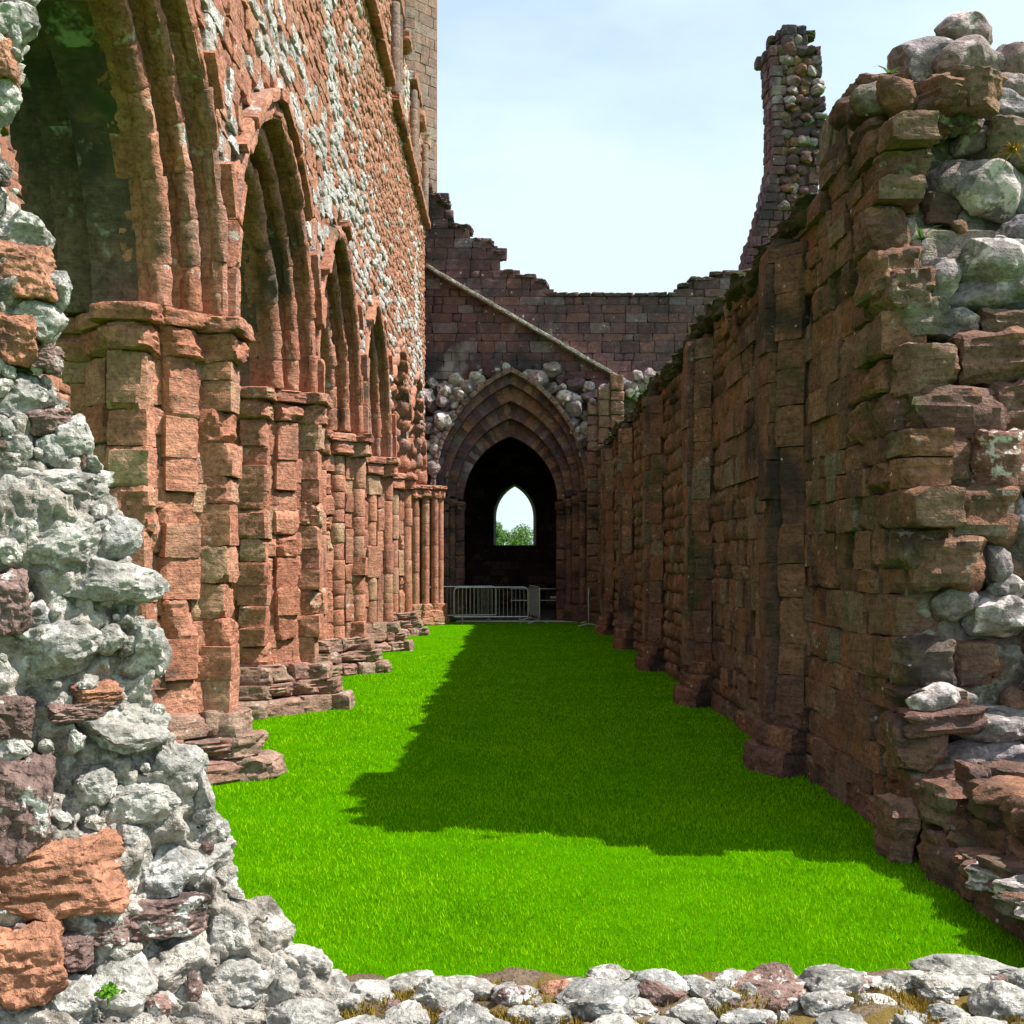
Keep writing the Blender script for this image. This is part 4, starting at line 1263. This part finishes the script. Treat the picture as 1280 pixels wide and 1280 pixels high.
# ------------------------------------------------------------------ plants
def weed(name, label, c, n, leaf, spread, mat, strap=False, seed=1):
    t = thing(name, label, 'plant', c)
    rg = random.Random(seed); V = []; Fq = []
    for i in range(n):
        a = rg.uniform(0, 6.28); el = rg.uniform(.2, 1.3)
        d = Vector((math.cos(a) * math.cos(el), math.sin(a) * math.cos(el), math.sin(el)))
        if strap:
            L = leaf * rg.uniform(.6, 1.1); w = L * .07; side = Vector((-d.y, d.x, 0)).normalized() * w
            b = len(V)
            for k in range(4):
                q = k / 3; p = d * L * q - Vector((0, 0, .5 * L * q * q)); ww = 1 - q * .9
                V += [p - side * ww, p + side * ww]
            for k in range(3): Fq.append((b+2*k, b+2*k+1, b+2*k+3, b+2*k+2))
        else:
            p = d * spread * rg.uniform(.3, 1); s = leaf * rg.uniform(.6, 1.2)
            u = Vector((rg.gauss(0, 1), rg.gauss(0, 1), rg.gauss(0, .6))).normalized(); w = u.orthogonal().normalized()
            b = len(V); V += [p - u * s, p + w * s * .7, p + u * s, p - w * s * .7]; Fq.append((b, b+1, b+2, b+3))
    link('leaves', mesh_np('leaves', np.array([tuple(v) for v in V]), np.array(Fq), mat), None, t, c)
    bm = bmesh.new(); tube(bm, (0, 0, -.02), (0, 0, spread * .4), spread * .05 + .001, 6); bm_obj('stem', bm, mat, t, c)
p = on_jamb(126, 1238); weed('weed', 'tiny bright green weed in the rubble at lower left', p + Vector((.03, -.04, 0)), 190, .006, .03, M_weed, seed=4)
p = px(1152, 300, 8.15); weed('fern', 'dark green strap-leaved fern growing from the broken wall end', p, 16, .24, .06, M_fern, True, 5)
p = px(1268, 190, 8.45); weed('dry_grass_tuft', 'yellow-green grass tuft among the boulders atop the broken wall end', p, 26, .2, .05, M_moss, True, 6)
p = px(1112, 92, 9.0); weed('dry_grass_tuft', 'wispy grass tuft on top of the aisle wall near its broken end', p, 10, .2, .04, M_fern, True, 7)

# ------------------------------------------------------------------ grass
N = 430000
inv = NPR.uniform(1 / 37.0, 1 / 3.25, N)
gy = (1 / inv).astype(np.float32)
gx = NPR.uniform(-3.2, 2.72, N).astype(np.float32)
keep = np.abs(gx) < .47 * gy + .3
for yc in PY:
    keep &= ~((np.abs(gx - PXC) + np.abs(gy - yc)) < 1.30)
gx, gy = gx[keep], gy[keep]; N = len(gx)
k = np.clip(gy / 5.0, .8, 3.2)
patch = np.array([noise.noise(Vector((float(a) * 1.3, float(b) * 1.3, 0))) for a, b in zip(gx[::1], gy[::1])], dtype=np.float32)
hh = NPR.uniform(.010, .024, N) * (1 + .3 * patch) * np.clip(k, 1, 1.4)
ww = NPR.uniform(.0018, .0036, N) * k
an = NPR.uniform(0, 2 * np.pi, N); ln = NPR.uniform(.2, 1.1, N) * hh
la = NPR.uniform(0, 2 * np.pi, N)
dx, dy = np.cos(an) * ww, np.sin(an) * ww
zb = np.full(N, -.012)
V = np.empty((N, 3, 3), dtype=np.float32)
V[:, 0] = np.stack([gx - dx, gy - dy, zb], 1); V[:, 1] = np.stack([gx + dx, gy + dy, zb], 1)
V[:, 2] = np.stack([gx + np.cos(la) * ln, gy + np.sin(la) * ln, hh], 1)
o = link('grass', mesh_np('grass', V.reshape(-1, 3), np.arange(N * 3).reshape(-1, 3), M_blade)); o['kind'] = 'stuff'
o['label'] = 'bright green mown grass carpeting the aisle'; o['category'] = 'grass'
